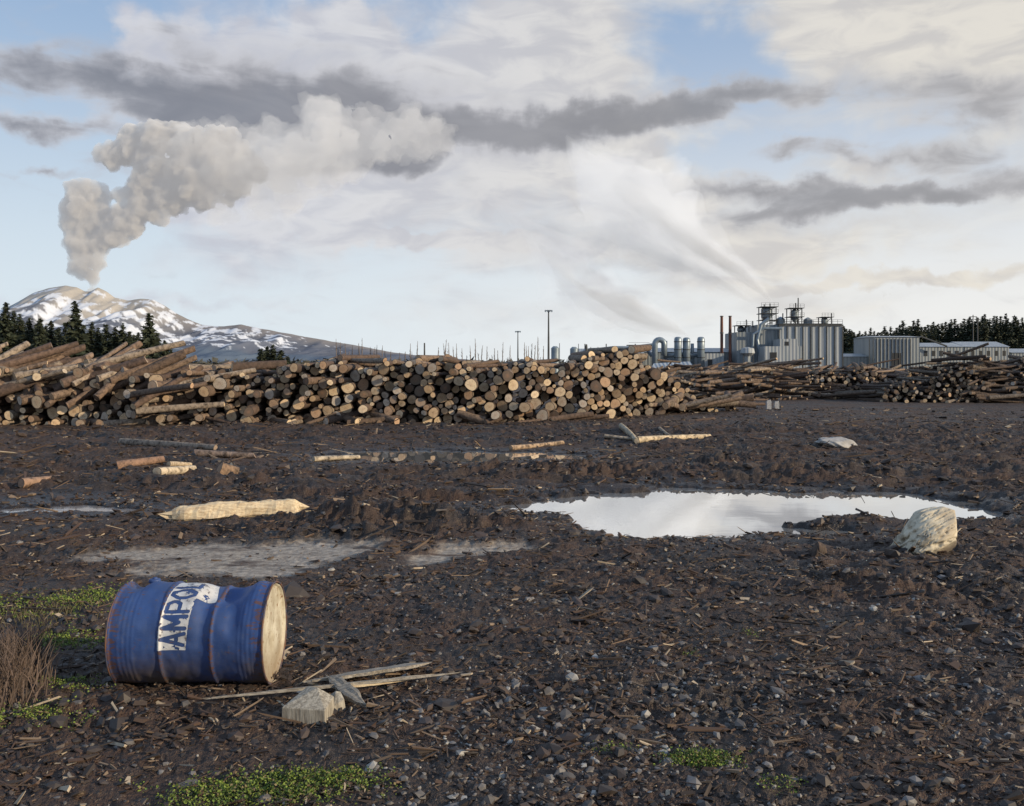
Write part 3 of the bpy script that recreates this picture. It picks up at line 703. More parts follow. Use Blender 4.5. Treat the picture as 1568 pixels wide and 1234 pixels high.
lw=.098;letters={'A':[((0,0),(.5,1)),((.5,1),(1,0)),((.22,.33),(.78,.33))],'M':[((0,0),(0,1)),((0,1),(.5,.3)),((.5,.3),(1,1)),((1,1),(1,0))],
 'P':[((0,0),(0,1)),((0,1),(.75,1)),((.75,1),(1,.8)),((1,.8),(1,.65)),((1,.65),(.75,.45)),((.75,.45),(0,.45))],
 'O':[((.3,0),(.7,0)),((.7,0),(1,.3)),((1,.3),(1,.7)),((1,.7),(.7,1)),((.7,1),(.3,1)),((.3,1),(0,.7)),((0,.7),(0,.3)),((0,.3),(.3,0))],
 'L':[((0,1),(0,0)),((0,0),(.9,0))]}
ink=np.zeros(white_.shape,bool)
s0=p0*R0+.022
for k,ch in enumerate('AMPOL'):
    tx=(arc-(s0+k*lw)-.008)/(lw-.03)
    for (a,b_) in letters[ch]:
        ax,ay=a[0]*(lw-.03),a[1]*.128;bx,by=b_[0]*(lw-.03),b_[1]*.128
        qx,qy=tx*(lw-.03)-ax,ty*.128-ay;ex,ey=bx-ax,by-ay
        tt_=np.clip((qx*ex+qy*ey)/(ex*ex+ey*ey),0,1)
        ink|=np.hypot(qx-ex*tt_,(qy-ey*tt_))<.0118
ink&=band
wear=fbm(fx*22,arc*22,4,301)>.33
ok=(white_&~ink&~wear).ravel()
m_white,t,b=mat('drum_white_paint')
v=t.coord();n2=t.noise(v,22,6,.7).outputs[0];n1=t.noise(v,6,5,.6).outputs[0]
c_=t.mix(t.ramp(n1,.35,.7),(.60,.61,.62),(.38,.38,.39));c_=t.mix(t.ramp(n2,.54,.64),c_,(.14,.13,.14))
t.put(b.inputs['Base Color'],c_);b.inputs['Roughness'].default_value=.5
mk('painted_label',V,Fq[ok],[m_white],True,drum)
# ================================================================= MOUNTAIN
YM=9000.
cp=[(-500,575),(-300,545),(-150,520),(-60,500),(0,478),(20,470),(50,452),(75,444),(100,440),(118,443),(130,449),(140,449),(150,443),(163,450),(176,459),(195,463),(215,460),(235,461),(250,470),(270,483),(290,492),(310,500),(345,503),(370,500),(400,506),(450,515),(500,524),(560,535),(610,543),(660,549),(740,555),(800,561),(900,575)]
cxp=np.array([(p[0]-CX)/F*YM for p in cp]);czp=np.array([(HY-p[1]+3)/F*YM+H for p in cp])
nxm,nym=620,150
mx=np.linspace(cxp[0],cxp[-1],nxm);tm=np.concatenate([np.linspace(-.35,0,20)[:-1],np.linspace(0,1,nym-19)])
MX,MT=np.meshgrid(mx,tm,indexing='ij')
crest=np.interp(MX,cxp,czp);crest=crest+10*fbm(MX/220.,MX*0+.3,4,201)*(crest>60)
MY=YM-MT*4200
MX2=MX*(MY/YM)*.35+MX*.65
pf=np.where(MT<0,1-np.abs(MT)*1.5,(1-MT)**1.6)
gul=fbm(MX/330.+.9*MT,MT*2.2,5,203)
rdg=(1-np.abs(fbm(MX/420.+1.5*MT,MT*2.0,4,207))*2.4)
MZ=crest*pf+(np.clip(crest,0,400)/400)*(gul*80+rdg*45-45)*ss(0,.12,np.abs(MT))*(1-ss(.75,1,MT))
MZ=MZ-30*ss(.8,1,MT)
V=np.stack([MX2,MY,MZ],-1).reshape(-1,3)
I=np.arange(nxm*len(tm)).reshape(nxm,len(tm));Fq=np.stack([I[:-1,:-1],I[:-1,1:],I[1:,1:],I[1:,:-1]],-1).reshape(-1,4)
pxm=MX/YM*F+CX
sn=fbm(MX/230.+1.2*MT*4,MT*18,5,211)+.5*fbm(MX/55.+5*MT,MT*32,3,213)
ash=(1-ss(190,320,pxm))*(1-ss(.12,.34,MT+.15*gul))
snow=ss(.0,.10,sn+.12-1.1*np.abs(MT-.20)-.6*ss(400,560,pxm)-.22*ss(200,60,pxm)*ss(.14,.04,MT))
rock=np.array([.115,.13,.17])[None,None]*(1+.3*gul[...,None]);rock=rock+np.array([.12,.09,.05])*(ss(.14,.0,MT)*ss(200,320,pxm))[...,None]  # rock colour is kept bluish to carry the aerial haze
ashc=np.array([.34,.32,.295])*(1+.3*rdg[...,None])
haze_low=np.array([.10,.135,.19])  # distance haze painted into the lower slopes as a blue-grey tone
colm=rock*(1-ash[...,None])+ashc*ash[...,None]
colm=colm*(1-snow[...,None])+np.array([.62,.66,.74])*snow[...,None]
lw_=ss(.38,.5,MT)[...,None];colm=colm*(1-lw_)+haze_low*lw_
m_mt,t,b=mat('mountain_rock_snow_haze');n_=t.noise(t.mapv(t.coord(),sc=(.01,.01,.01)),1.5,5,.7).outputs[0]
t.put(b.inputs['Base Color'],t.mix(t.M('MULTIPLY',t.ramp(n_,.4,.8),.25),t.attr('tint'),(.11,.125,.16)));b.inputs['Roughness'].default_value=.95;b.inputs['Specular IOR Level'].default_value=.1
mk('mountain',V,Fq,[m_mt],True,col=colm.reshape(-1,3))
# ================================================================= TREES
m_fol=simple('conifer_needles',(.014,.022,.012),(.036,.046,.022),.9,.8,0,0)
m_trk=simple('tree_trunk_bark',(.07,.05,.04),(.03,.022,.018),3,.9,0,.3)
def conifer(mbx,x,y,h,wd,seed,dense=1.0,bare=.08):
    rg_=np.random.default_rng(seed)
    mbx.tube([(x,y,0),(x+.05,y,h*.5),(x,y,h*.99)],[h*.016+.05,h*.010+.03,.04],6,1)
    nl=int(24*dense+h*1.3)
    asym=rg_.uniform(0,6.28)
    for i in range(nl):
        f=(i+rg_.uniform(-.3,.3))/nl;z=h*(bare+(1-bare)*f)
        rad=wd*max(.03,(1-f))**.85*(rg_.uniform(.6,1.15));nb=int(rg_.integers(8,13)*dense*(.5+.7*(1-f)))+3
        a_=rg_.uniform(0,6.28,nb);rr_=rad*rg_.uniform(.6,1.15,nb)*(1+.2*np.cos(a_-asym));dr=rr_*rg_.uniform(.15,.5,nb)
        A_=np.repeat(a_,3);RR_=np.repeat(rr_,3);DR=np.repeat(dr,3);f0=np.tile([0,1/3,2/3],nb)+rg_.uniform(0,.2,nb*3)
        ca,sa=np.cos(A_),np.sin(A_);n=len(A_)
        c_=np.stack([x+ca*RR_*f0,y+sa*RR_*f0,z-DR*f0+rg_.uniform(-.1,.15,n)],1)
        s_=(rad*.26+.20+wd*.04)*rg_.uniform(.7,1.4,n)
        e=rg_.normal(0,1,(n,3,3))*s_[:,None,None]*.6;e[:,0]+=np.stack([ca*s_,sa*s_,-.3*s_],1);e[:,:,2]*=.65
        vv=(e+c_[:,None,:]).reshape(-1,3)
        mbx.add(vv,[(3*k,3*k+1,3*k+2) for k in range(n)],0)
YT=220.
for (x,y,wd) in [(115,461,3.8),(228,479,3.4),(9,462,3.6),(62,487,3.0)]:
    mbx=MB();p=at(x,y,YT);conifer(mbx,0,0,p[2],wd,int(x),1.1,.05)
    o=mbx.obj('pine_tree',[m_fol,m_trk]);o.location=(p[0],p[1],0)
mbx=MB()
for (x,y,wd,Yd) in [(-60,478,3.2,225),(-40,470,3.2,230),(-15,474,3,222),(30,480,3.2,228),(22,474,3,235),(45,486,3.2,225),(78,490,3.2,228),(90,500,3.2,232),(100,494,3.2,226),(128,496,3.2,229),
  (140,492,3.2,232),(150,502,3.2,226),(163,495,3.2,233),(176,500,3.2,228),(188,494,3,232),(198,506,3,226),(212,508,3,230),(222,506,3,227),(240,508,3,231),(252,520,2.8,228),(262,534,2.4,228),(400,534,2.6,240),(409,530,2.8,242),(418,528,2.8,243),(430,536,2.6,240),(441,546,2,240),
  (-90,470,3,226),(-120,480,3,226),(-150,475,3,226),(-180,470,3,226),(55,496,3,236),(70,498,3,236),(85,504,3,236),(110,506,3,236),(135,508,3,236),(155,510,3,236),(170,510,3,236),(192,512,3,236),(205,512,3,236),(232,516,3,236),(35,490,3,236),(15,488,3,236),(0,484,3,236),(5,494,3,230),(50,504,3,232)]:
    p=at(x,y,Yd);conifer(mbx,p[0],p[1],p[2],wd,int(x*7+9999),.75,.03)
mbx.obj('pine_forest',[m_fol,m_trk])
mbx=MB();xx=1285
rr5=np.random.default_rng(5)
while xx<1720:
    env=np.interp(xx,[1285,1340,1375,1400,1440,1500,1530,1568,1760],[500,505,494,490,493,485,480,488,488]);y=env+rr5.uniform(-3,10)
    Yd=rr5.uniform(400,440);p=at(xx,y,Yd);conifer(mbx,p[0],p[1],p[2],rr5.uniform(3.6,4.8),int(xx*3),.6,.25);xx+=rr5.uniform(3,6)
mbx.obj('pine_forest',[m_fol,m_trk])
m_pop=simple('bare_twigs',(.20,.15,.11),(.12,.09,.07),.5,.9,0,0)
mbx=MB();xx=515
while xx<845:
    y=rr5.choice([517,523,530,537,545],p=[.2,.25,.25,.2,.1])+rr5.uniform(-2,3);Yd=rr5.uniform(290,320);p=at(xx,y,Yd);h=p[2]
    mbx.tube([(p[0],Yd,0),(p[0]+rr5.normal(0,.15),Yd,h*.6),(p[0]+rr5.normal(0,.15),Yd,h)],[.17,.13,.05],5,0)
    for k in range(int(h*1.8)):
        z=h*rr5.uniform(.3,.95);a_=rr5.uniform(0,6.28);l_=rr5.uniform(.8,2.2)*(1.1-z/h)
        mbx.tube([(p[0],Yd,z),(p[0]+math.cos(a_)*l_*.4,Yd+math.sin(a_)*l_*.4,z+l_)],[.06,.02],3,0,False)
    xx+=rr5.choice([3,5,8,14,22],p=[.3,.3,.25,.1,.05])
mbx.obj('bare_poplar_trees',[m_pop])
mbx=MB();xx=250
while xx<1330:
    Yd=rr5.uniform(600,750);p=at(xx,0,Yd);hgt=rr5.uniform(1.5,4)
    for k in range(7):
        cx=p[0]+rr5.normal(0,3);cz=rr5.uniform(0,hgt)
        e=rr5.normal(0,1,(3,3))*1.8;mbx.add([(cx+v_[0],Yd+v_[1],cz+abs(v_[2])) for v_ in e],[(0,1,2)],0)
    xx+=1.6
m_scr=simple('far_scrub_leaves',(.05,.055,.05),(.08,.08,.07),.1,.9,0,0)
mbx.obj('distant_scrub',[m_scr])
# ================================================================= MILL
def corr(name,c1,c2,sc=1.2,rough=.5,metal=.0):
    m,t,b=mat(name);v=t.coord();wv=t.n('ShaderNodeTexWave',wave_type='BANDS',bands_direction='X');t.put(wv.inputs['Vector'],v);wv.inputs['Scale'].default_value=sc
    n_=t.noise(t.mapv(v,sc=(1,1,.15)),.6,5,.6).outputs[0]
    c_=t.mix(t.ramp(n_,.35,.7),c1,c2);c_=t.mix(t.M('MULTIPLY',wv.outputs[1],.25),c_,(.10,.11,.13))
    t.put(b.inputs['Base Color'],c_);b.inputs['Roughness'].default_value=rough;b.inputs['Metallic'].default_value=metal
    t.put(b.inputs['Normal'],t.bump(wv.outputs[1],.6,.1));return m
m_clad=corr('corrugated_cladding',(.25,.28,.30),(.17,.20,.22),.35)
m_cladL=corr('light_cladding',(.36,.39,.42),(.26,.30,.33),.35)
m_roof=corr('metal_roof',(.34,.38,.42),(.24,.27,.31),.6,.4)
m_steel=simple('galvanised_steel',(.24,.29,.34),(.15,.20,.25),.8,.4,.3,.1)
m_dst=simple('dark_steel',(.07,.075,.08),(.035,.04,.045),.8,.6,.2,.1)
m_open,t_,b__=mat('opening_shade_panel');b__.inputs['Base Color'].default_value=(.015,.017,.02,1)  # near-black panels on solid walls, painting the unlit inside of doors and windows
m_red=simple('rusty_stack',(.16,.065,.045),(.09,.045,.035),.6,.7,.1,.1)
YB=250.;S=YB/F
def fx_(x,Y=YB): return (x-CX)/F*Y
def fz(y,Y=YB): return H+(HY-y)/F*Y
MM=[m_clad,m_cladL,m_roof,m_steel,m_dst,m_open,m_red]
mill=empty('sawmill_building',(fx_(1230),YB,0))
def O(mbx,name,mats=MM,parent=None,smooth=False):
    o=mbx.obj(name,mats,None,smooth)
    if parent is not None: o.parent=parent;o.matrix_parent_inverse=Matrix.Translation(parent.location).inverted()
    return o
def shed(mbx,x0,x1,ytop,Y=YB,dep=12,yeave=None,m=0,base=0,roof=True,mr=2):
    X0,X1=fx_(x0,Y),fx_(x1,Y);Z1=fz(ytop,Y);ze=fz(yeave,Y) if yeave else Z1-.6
    mbx.box(X0,X1,Y,Y+dep,base,ze,m)
    if roof:
        o=.3;v=[(X0-o,Y-o,ze+.02),(X1+o,Y-o,ze+.02),(X1+o,Y+dep+o,ze+.02),(X0-o,Y+dep+o,ze+.02),(X0-o,Y+dep/2,Z1),(X1+o,Y+dep/2,Z1)]
        mbx.add(v,[(0,1,5,4),(2,3,4,5),(0,4,3),(1,2,5),(0,3,2,1)],mr)
mb=MB()
mb.box(fx_(1193),fx_(1290),YB,YB+18,0,fz(499),1)
mb.box(fx_(1192),fx_(1291),YB-.3,YB+18.3,fz(499)+.01,fz(497),4)
for k in range(9):
    xk=1193+97*k/8;mb.box(fx_(xk)-.12,fx_(xk)+.12,YB-.28,YB-.005,0,fz(500),4)
mb.box(fx_(1131),fx_(1160),YB+2,YB+16,0,fz(508),0)
mb.box(fx_(1160.5),fx_(1192.5),YB+1,YB+16,0,fz(497),0)
mb.box(fx_(1160),fx_(1215),YB-7,YB-.4,0,fz(531),1)
mb.box(fx_(1183),fx_(1208),YB-7,YB-.4,fz(531)+.01,fz(520),1)
mb.box(fx_(1168),fx_(1178),YB-7.06,YB-7.01,fz(550),fz(540),5)
mb.box(fx_(1190),fx_(1196),YB-7.06,YB-7.01,fz(530),fz(524),5)
O(mb,'walls',parent=mill)
mb=MB()
def rail(x0,x1,y,Yr=YB-.2,h=1.0,dp=6):
    z=fz(y);X0,X1=fx_(x0),fx_(x1);mb.box(X0,X1,Yr,Yr+dp,z-.2,z,4)
    for zz in (z+.55,z+h): mb.box(X0,X1,Yr,Yr+.07,zz,zz+.07,4);mb.box(X0,X1,Yr+dp-.07,Yr+dp,zz,zz+.07,4)
    n=max(2,int((X1-X0)/1.2))
    for k in range(n+1):
        xk=X0+(X1-X0-.07)*k/n;mb.box(xk,xk+.07,Yr-.01,Yr+.06,z,z+h,4);mb.box(xk,xk+.07,Yr+dp-.06,Yr+dp+.01,z,z+h,4)
rail(1193,1290,495.5,dp=12)
def tower(x0,x1,yb,yt,Yr=YB+3,lv=3,dp=4):
    X0,X1=fx_(x0),fx_(x1);z0,z1=fz(yb),fz(yt)
    for X in (X0,X1-.22):
        for Yk in (Yr,Yr+dp): mb.box(X,X+.22,Yk,Yk+.22,z0,z1,4)
    for k in range(1,lv+1):
        z=z0+(z1-z0)*k/lv;mb.box(X0-.4,X1+.4,Yr-.4,Yr+dp+.6,z-.16,z,4)
        for zz in (.5,1.0): mb.box(X0-.4,X1+.4,Yr-.42,Yr-.36,z+zz-.05,z+zz,4)
        for xk in np.linspace(X0-.4,X1+.34,5): mb.box(xk,xk+.06,Yr-.43,Yr-.37,z,z+1.0,4)
        zl=z0+(z1-z0)*(k-1)/lv
        mb.tube([(X0+.1,Yr,zl),(X1-.1,Yr,z-.2)],.07,4,4)
tower(1172,1194,499,468,lv=3);tower(1216,1234,497,470,lv=2);tower(1266,1280,497,484,lv=1);tower(1134,1152,508,497,lv=1)
def vessel(x,r,yb,yt,Yr,m=3,cone=True):
    X=fx_(x);z0,z1=fz(yb),fz(yt);rr_=r*S
    pts=[(X,Yr,z0),(X,Yr,z0+(z1-z0)*.35),(X,Yr,z1-.3),(X,Yr,z1),(X,Yr,z1+.5)];mb.tube(pts,[rr_*.25 if cone else rr_,rr_,rr_,rr_*.85,rr_*.15],16,m)
vessel(1181,8,492,470,YB+5);vessel(1225,6,492,474,YB+5);vessel(1205,7,499,486,YB+6);vessel(1248,7,499,487,YB+6,0,False);vessel(1272,5,497,486,YB+5);vessel(1143,6,508,500,YB+6)
for x,yt in [(1231,454),(1227,462),(1187,463),(1178,464),(1283,478),(1207,478),(1160,490),(1150,488)]:
    mb.tube([(fx_(x),YB+5,fz(500)),(fx_(x),YB+5,fz(yt))],.16,6,4)
mb.tube([(fx_(1165),YB-1,fz(560)),(fx_(1158),YB-1,fz(520)),(fx_(1164),YB-1,fz(497)),(fx_(1176),YB-1,fz(488))],.45,8,3)
mb.tube([(fx_(1150),YB-1,fz(545)),(fx_(1152),YB-1,fz(512)),(fx_(1168),YB-1,fz(503)),(fx_(1195),YB-1,fz(503))],.35,8,3)
O(mb,'roof_plant',parent=mill)
ob=MB();shed(ob,1340,1408,513,YB+5,16,516,0);ob.box(fx_(1378),fx_(1392),YB+4.9,YB+4.98,0,fz(540),5)
for xk in np.linspace(1342,1406,12): ob.box(fx_(xk)-.08,fx_(xk)+.08,YB+4.8,YB+4.99,0,fz(518),4)
O(ob,'storage_shed')
ob=MB();shed(ob,1409,1475,524,YB+20,14,531,0);shed(ob,1478,1545,522,YB+25,16,531,0)
for a in range(1415,1540,12): ob.box(fx_(a,YB+20),fx_(a+5,YB+20),YB+19.9,YB+19.97,fz(545,YB+20),fz(537,YB+20),5)
ob.tube([(fx_(1395,YB+18),YB+18,fz(520)),(fx_(1410,YB+18),YB+18,fz(512)),(fx_(1450,YB+18),YB+18,fz(528))],.25,6,4)
O(ob,'storage_shed')
ob=MB();shed(ob,1292,1338,541,YB+10,10,546,0);O(ob,'storage_shed')
ob=MB();shed(ob,1550,1700,533,YB+30,16,540,0);O(ob,'storage_shed')
kiln=empty('drying_kiln_building',(fx_(950),YB,0))
ob=MB();shed(ob,888,985,533,YB+4,14,541,1);shed(ob,985,1128,532,YB+8,14,539,0)
ob.box(fx_(1072),fx_(1110),YB+1,YB+7.9,0,fz(541),1);ob.box(fx_(1085),fx_(1092),YB+.93,YB+.99,0,fz(550),5)
for a in range(895,980,14): ob.box(fx_(a),fx_(a+6),YB+3.92,YB+3.98,fz(556),fz(547),5)
O(ob,'walls_and_roof',parent=kiln)
mb=MB()
mb.tube([(fx_(890),YB+2,fz(541)),(fx_(900),YB+2,fz(536)),(fx_(990),YB+2,fz(533)),(fx_(1000),YB+2,fz(545))],.5,8,3)
mb.tube([(fx_(918),YB+1,fz(545)),(fx_(921),YB+1,fz(534)),(fx_(940),YB+1,fz(532)),(fx_(965),YB+1,fz(532)),(fx_(1005),YB+1,fz(527))],.42,8,3)
for a in range(905,1000,11): mb.box(fx_(a),fx_(a)+.15,YB+1.5,YB+1.65,fz(560),fz(531),4)
mb.box(fx_(962),fx_(998),YB+1.7,YB+4,fz(529),fz(527.6),4)
mb.box(fx_(964),fx_(996),YB+1.7,YB+1.76,fz(524.4),fz(524),4)
for a in (897,930,975): mb.tube([(fx_(a),YB+3,fz(540)),(fx_(a),YB+3,fz(526))],.14,6,4)
O(mb,'pipework',parent=kiln)
duct=empty('exhaust_duct_stacks',(fx_(1035),YB,0));mb=MB()
def ubend(x0,x1,yb,yt,r,Yr):
    X0,X1=fx_(x0),fx_(x1);c=(X0+X1)/2;R_=(X1-X0)/2;zt_=fz(yt)-R_-r
    pts=[(X0,Yr,0),(X0,Yr,zt_)]+[(c-R_*math.cos(a),Yr,zt_+R_*math.sin(a)) for a in np.linspace(.3,math.pi-.3,7)]+[(X1,Yr,zt_),(X1,Yr,fz(yb))]
    mb.tube(pts,r,12,3)
ubend(1001,1015,545,516,.75,YB-2)
for x,yt in [(1036,516),(1049,517),(1071,516)]:
    X=fx_(x);mb.tube([(X,YB-2,0),(X,YB-2,fz(yt)-.6),(X,YB-2,fz(yt)-.15),(X,YB-2,fz(yt))],[.98,.98,.8,.4],14,3)
    for z in (fz(548),fz(536),fz(524)): mb.tube([(X,YB-2,z),(X,YB-2,z+.2)],1.08,14,4)
mb.tube([(fx_(1018),YB-1,fz(550)),(fx_(1018),YB-1,fz(522))],.5,10,3)
mb.tube([(fx_(1059),YB-1,fz(550)),(fx_(1059),YB-1,fz(526))],.45,10,3)
mb.tube([(fx_(1018),YB-1,fz(545)),(fx_(1049),YB-1,fz(542)),(fx_(1075),YB-1,fz(546))],.5,8,3)
O(mb,'ducts',parent=duct,smooth=True)
for x in (1109,1122):
    ob=MB();X=fx_(x);ob.tube([(X,YB+3,0),(X,YB+3,fz(500)),(X,YB+3,fz(483.6))],[.42,.40,.36],12,6)
    ob.tube([(X,YB+3,fz(484)),(X,YB+3,fz(482.6))],[.46,.46],12,4);ob.tube([(X,YB+3,fz(510)),(X,YB+3,fz(508))],[.48,.48],12,4)
    O(ob,'chimney')
ob=MB();X=fx_(1136);ob.tube([(X,YB-6,0),(X,YB-6,fz(546)),(X,YB-6,fz(541)),(X,YB-6,fz(534)),(X,YB-6,fz(532))],[.5,.9,1.9,1.6,.3],18,1);
for dx in (-1.3,1.3): ob.box(X+dx-.1,X+dx+.1,YB-7,YB-6.8,0,fz(541),4)
O(ob,'storage_silo',smooth=False)
for x,yt in [(850,530),(879,531)]:
    ob=MB();X=fx_(x);ob.tube([(X,YB,0),(X,YB,fz(yt)-.5),(X,YB,fz(yt))],[1.05,1.05,.5],16,3);ob.box(X+1.1,X+1.25,YB,YB+.15,0,fz(yt)+.8,4);O(ob,'storage_silo')
ob=MB();X=fx_(898);ob.tube([(X,YB,0),(X,YB,fz(531)),(X,YB,fz(527))],[.3,.3,.2],10,4);O(ob,'vent_pipe')
ob=MB();Yn=120.;ob.box(fx_(990,Yn),fx_(1068,Yn),Yn,Yn+5,0,fz(577,Yn),0)
v=[(fx_(986,Yn),Yn-.5,fz(580,Yn)),(fx_(1072,Yn),Yn-.5,fz(576,Yn)),(fx_(1070,Yn),Yn+6,fz(553,Yn)),(fx_(1012,Yn),Yn+6,fz(556,Yn))]
ob.add(v+[(p[0],p[1],p[2]-.15) for p in v],[(0,1,2,3),(7,6,5,4),(0,4,5,1),(1,5,6,2),(2,6,7,3),(3,7,4,0)],2)
O(ob,'lean_to_shed')
def mast(x,yt,Y,heads=True,r=.14):
    ob=MB();X=fx_(x,Y);Z=fz(yt,Y);ob.tube([(X,Y,0),(X,Y,Z*.5),(X,Y,Z)],[r*1.5,r*1.1,r*.7],8,4)
    if heads:
        ob.box(X-.55,X+.55,Y-.06,Y+.06,Z-.1,Z+.02,4)
        for d in (-.5,-.17,.17,.5): ob.box(X+d-.11,X+d+.11,Y-.3,Y-.08,Z-.28,Z+.03,3)
    O(ob,'floodlight_mast')
mast(840,475,150.);mast(793,507,200.,True,.12);
ob=MB();X=fx_(650,200.);ob.tube([(X,200,0),(X,200,fz(525,200.))],[.22,.15],8,4);O(ob,'utility_pole')
for x,yt in [(1490,482),(1497,486)]:
    ob=MB();X=fx_(x,300.);Z=fz(yt,300.);ob.tube([(X,300,0),(X,300,Z)],[.2,.14],8,4);ob.box(X-1.2,X+1.2,299.8,299.95,Z-.7,Z-.5,4);O(ob,'utility_pole')
m_wp=simple('white_plastic',(.45,.46,.48),(.25,.25,.26),9,.5,0,0)
for x,hh_ in ((1177,.34),(1189,.28)):
    ob=MB();p=gp(x,626);w_=.10
    ob.box(p[0]-w_,p[0]+w_,p[1]-.09,p[1]+.09,-.01,hh_,0);ob.box(p[0]-w_*.7,p[0]+w_*.4,p[1]-.05,p[1]+.05,hh_+.001,hh_+.05,0);ob.tube([(p[0]+w_*.6,p[1],hh_),(p[0]+w_*.6,p[1],hh_+.07)],.03,8,0)
    ob.obj('jerry_can',[m_wp])
# ================================================================= PLUMES
def volmat(name,dens,col,aniso,scatter_glow=0,ecol=(1,1,1)):
    m=bpy.data.materials.new(name);m.use_nodes=True;nt=m.node_tree;nt.nodes.clear();t=NT(nt)
    o=t.n('ShaderNodeOutputMaterial');v=t.n('ShaderNodeVolumePrincipled');v.inputs['Color'].default_value=(*col,1);v.inputs['Anisotropy'].default_value=aniso
    v.inputs['Density'].default_value=dens;v.inputs['Emission Strength'].default_value=scatter_glow;v.inputs['Emission Color'].default_value=(*ecol,1)  # emission stands in for light scattered repeatedly inside the volume
    t.L.new(v.outputs[0],o.inputs['Volume'])
    if hasattr(m.cycles,'homogeneous_volume'): m.cycles.homogeneous_volume=True
    return m,t,v
def puff(name,blist,Yc,sx,vox,disp,m,parent=None):
    me=bpy.data.meshes.new(name);bm=bmesh.new()
    for (x,y,r,dy) in blist:
        p=at(x,y,Yc)
        bmesh.ops.create_icosphere(bm,subdivisions=3,radius=r*sx,matrix=Matrix.Translation((p[0],p[1]+dy*sx,p[2])))
    bm.to_mesh(me);bm.free();me.materials.append(m)
    o=bpy.data.objects.new(name,me);scene.collection.objects.link(o)
    md=o.modifiers.new('r','REMESH');md.mode='VOXEL';md.voxel_size=vox*sx;md.use_smooth_shade=True
    for i,(ty,sc,st) in enumerate(disp):
        tx=bpy.data.textures.new(name+str(i),ty);tx.noise_scale=sc*sx
        if ty=='CLOUDS': tx.noise_depth=3
        dd=o.modifiers.new('d%d'%i,'DISPLACE');dd.texture=tx;dd.texture_coords='GLOBAL';dd.strength=st*sx;dd.mid_level=.5
    if parent: o.parent=parent
    return o
sm=YM/F
vp=empty('volcanic_plume')
m_vp,t,v=volmat('ash_cloud',.016,(.97,.95,.92),.0,.016*.17,(.95,.94,.97))  # all ash volumes glow faintly in place of multiple scattering
bl=[(141,442,6,0),(139,430,9,0),(134,415,14,0),(128,398,22,0),(122,378,28,0),(124,352,29,5),(122,325,28,0),(128,302,24,-5),(150,300,20,5),(112,315,16,0),(150,330,26,5),(170,345,22,0),(150,372,24,5),(175,365,18,0),(152,398,16,0),
 (195,335,28,0),(215,310,30,5),(190,300,16,-5),(178,238,24,0),(205,225,30,5),(240,222,34,0),(270,215,32,5),(235,262,38,0),(215,285,28,0),(260,300,32,5),(290,275,40,0),(300,235,38,0),(330,262,38,0),(310,300,24,0),(355,245,32,0),(360,280,26,0),(385,255,24,0),(240,330,16,0),(345,305,14,0),(340,215,26,0)]
puff('ash_column',bl,YM,sm,3.0,[('CLOUDS',46,26),('VORONOI',34,-15),('CLOUDS',14,12),('VORONOI',12,-5)],m_vp,vp)
m_vp2,t,v=volmat('thin_ash_cloud',.0016,(.96,.95,.93),.0,.0016*.27,(1.0,.98,.98))
bl2=[(270,255,50,0),(300,255,56,0),(350,245,58,0),(400,250,58,0),(440,240,58,0),(480,232,56,0),(520,225,52,0),(440,290,38,0),(480,270,40,0),(400,300,30,0),(570,215,46,0),(500,200,48,0),(620,205,40,0),(340,312,24,0),(670,200,30,0)]
puff('drifting_ash',bl2,YM,sm,5,[('CLOUDS',60,70),('CLOUDS',20,36)],m_vp2,vp)
m_vp3,t,v=volmat('thin_ash_core',.0022,(.96,.95,.93),.0,.0022*.27,(1.0,.98,.98))
bl3=[(340,250,40,0),(380,250,42,0),(420,245,40,0),(460,238,36,0),(500,228,30,0),(430,275,24,0),(540,220,22,0)]
puff('drifting_ash_core',bl3,YM,sm,5,[('CLOUDS',50,60),('CLOUDS',18,30)],m_vp3,vp)
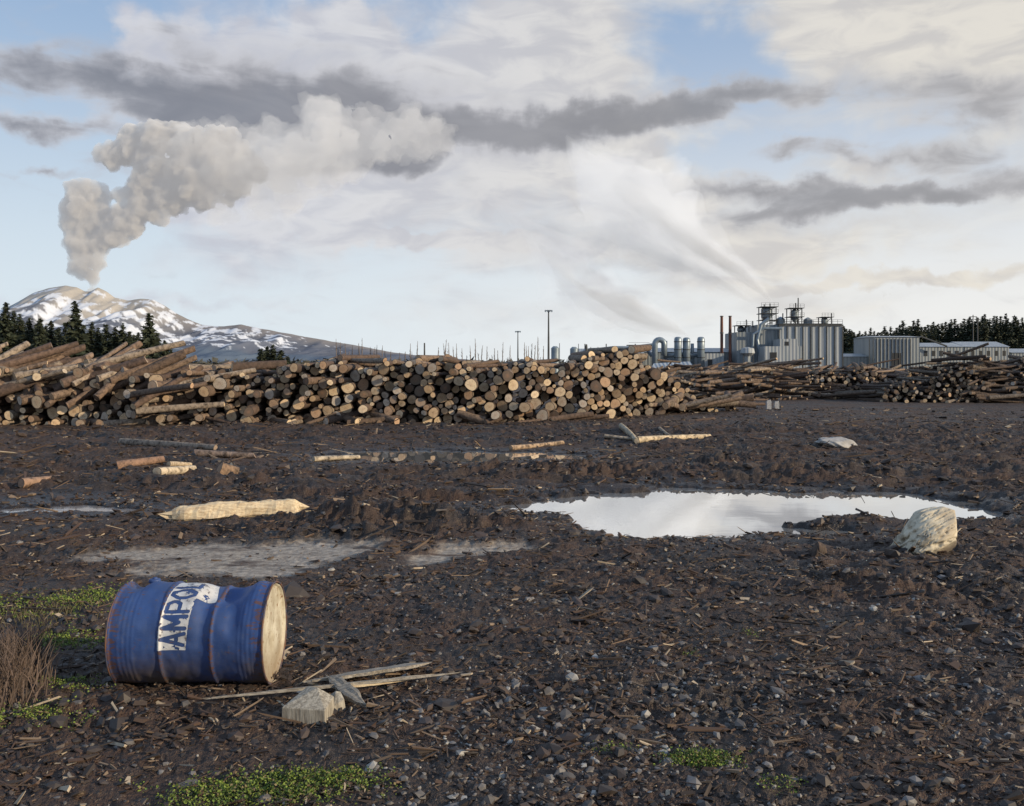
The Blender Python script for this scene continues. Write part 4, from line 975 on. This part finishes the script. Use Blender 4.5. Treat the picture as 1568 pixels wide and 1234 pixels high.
def steam(pathpx,layers,sd_,Yo=5):
    pp=np.array([at(x,y,YB+Yo) for (x,y,r) in pathpx]);pr=np.array([r*S for (_,_,r) in pathpx])
    s_=np.concatenate([[0],np.cumsum(np.linalg.norm(np.diff(pp,axis=0),axis=1))]);tot=s_[-1]
    par=empty('steam_plume')
    for li,(fend,sc,dens,ke) in enumerate(layers):
        N=int(30+90*fend);K=28;q=np.linspace(0,tot*fend,N)
        c=np.stack([np.interp(q,s_,pp[:,i]) for i in range(3)],1);r=np.interp(q,s_,pr)*sc
        ker=np.ones(7)/7;cpad=np.pad(c,((3,3),(0,0)),mode='edge');c=np.stack([np.convolve(cpad[:,i],ker,'valid') for i in range(3)],1)
        f=q/(tot*fend);r=r*np.minimum(1,.35+f*6)*np.clip((1-f)/.5,0.02,1)**.8
        dr=np.gradient(c,axis=0);dr/=np.linalg.norm(dr,axis=1)[:,None]
        u=np.cross(dr,[0,1.,0]);u/=np.linalg.norm(u,axis=1)[:,None];w_=np.cross(dr,u)
        th=np.linspace(0,2*np.pi,K,endpoint=False);Q,TH=np.meshgrid(q,th,indexing='ij')
        nz=.9*fbm(Q*.06+5*li,np.cos(TH)*1.3+sd_,4,400+sd_+li)+.9*fbm(Q*.06,np.sin(TH)*1.3-sd_,4,450+sd_+li)
        RR=r[:,None]*(1+nz*np.minimum(1.2,.25+Q/18))
        Vv=c[:,None,:]+(np.cos(TH)[...,None]*u[:,None,:]+np.sin(TH)[...,None]*w_[:,None,:])*RR[...,None]
        I=np.arange(N*K).reshape(N,K);J=np.roll(I,-1,1)
        Fq=np.stack([I[:-1],J[:-1],J[1:],I[1:]],-1).reshape(-1,4)
        m,t,v=volmat('vapour',dens,(.93,.94,.96),.0,dens*ke,(.95,.97,1.0))  # ke adds a glow to the steam in place of multiple scattering
        Fl=[tuple(x) for x in Fq]+[tuple(range(K))[::-1],tuple((N-1)*K+k for k in range(K))]
        mk('vapour_layer',Vv.reshape(-1,3),Fl,[m],True,par)
steam([(1186,466,4),(1165,446,9),(1130,415,17),(1085,388,26),(1030,352,40),(965,300,58),(905,255,66),(865,205,60)],[(1,1.5,.03,.46),(.97,1.0,.045,.34),(.80,.62,.09,.12),(.55,.55,.17,.02)],1)
steam([(1160,470,4),(1120,440,12),(1060,410,20),(980,385,28),(900,360,36),(820,335,42),(730,300,40)],[(1,1.4,.022,.40),(.85,.8,.05,.16),(.6,.5,.08,.04)],9,9)
steam([(1056,514,5),(1030,503,12),(985,485,20),(940,466,26),(890,440,34),(850,400,46),(800,350,54)],[(1,1.4,.03,.42),(.9,.9,.06,.18),(.65,.65,.13,.03)],4)
# ================================================================= CAMERA
cd=bpy.data.cameras.new('camera');cam=bpy.data.objects.new('camera',cd);scene.collection.objects.link(cam)
cam.location=(0,0,H);cam.rotation_euler=(math.radians(90),0,0);cd.sensor_width=36;cd.lens=F/1568*36
cd.shift_y=(HY-617)/1568;cd.clip_start=.05;cd.clip_end=40000
scene.camera=cam
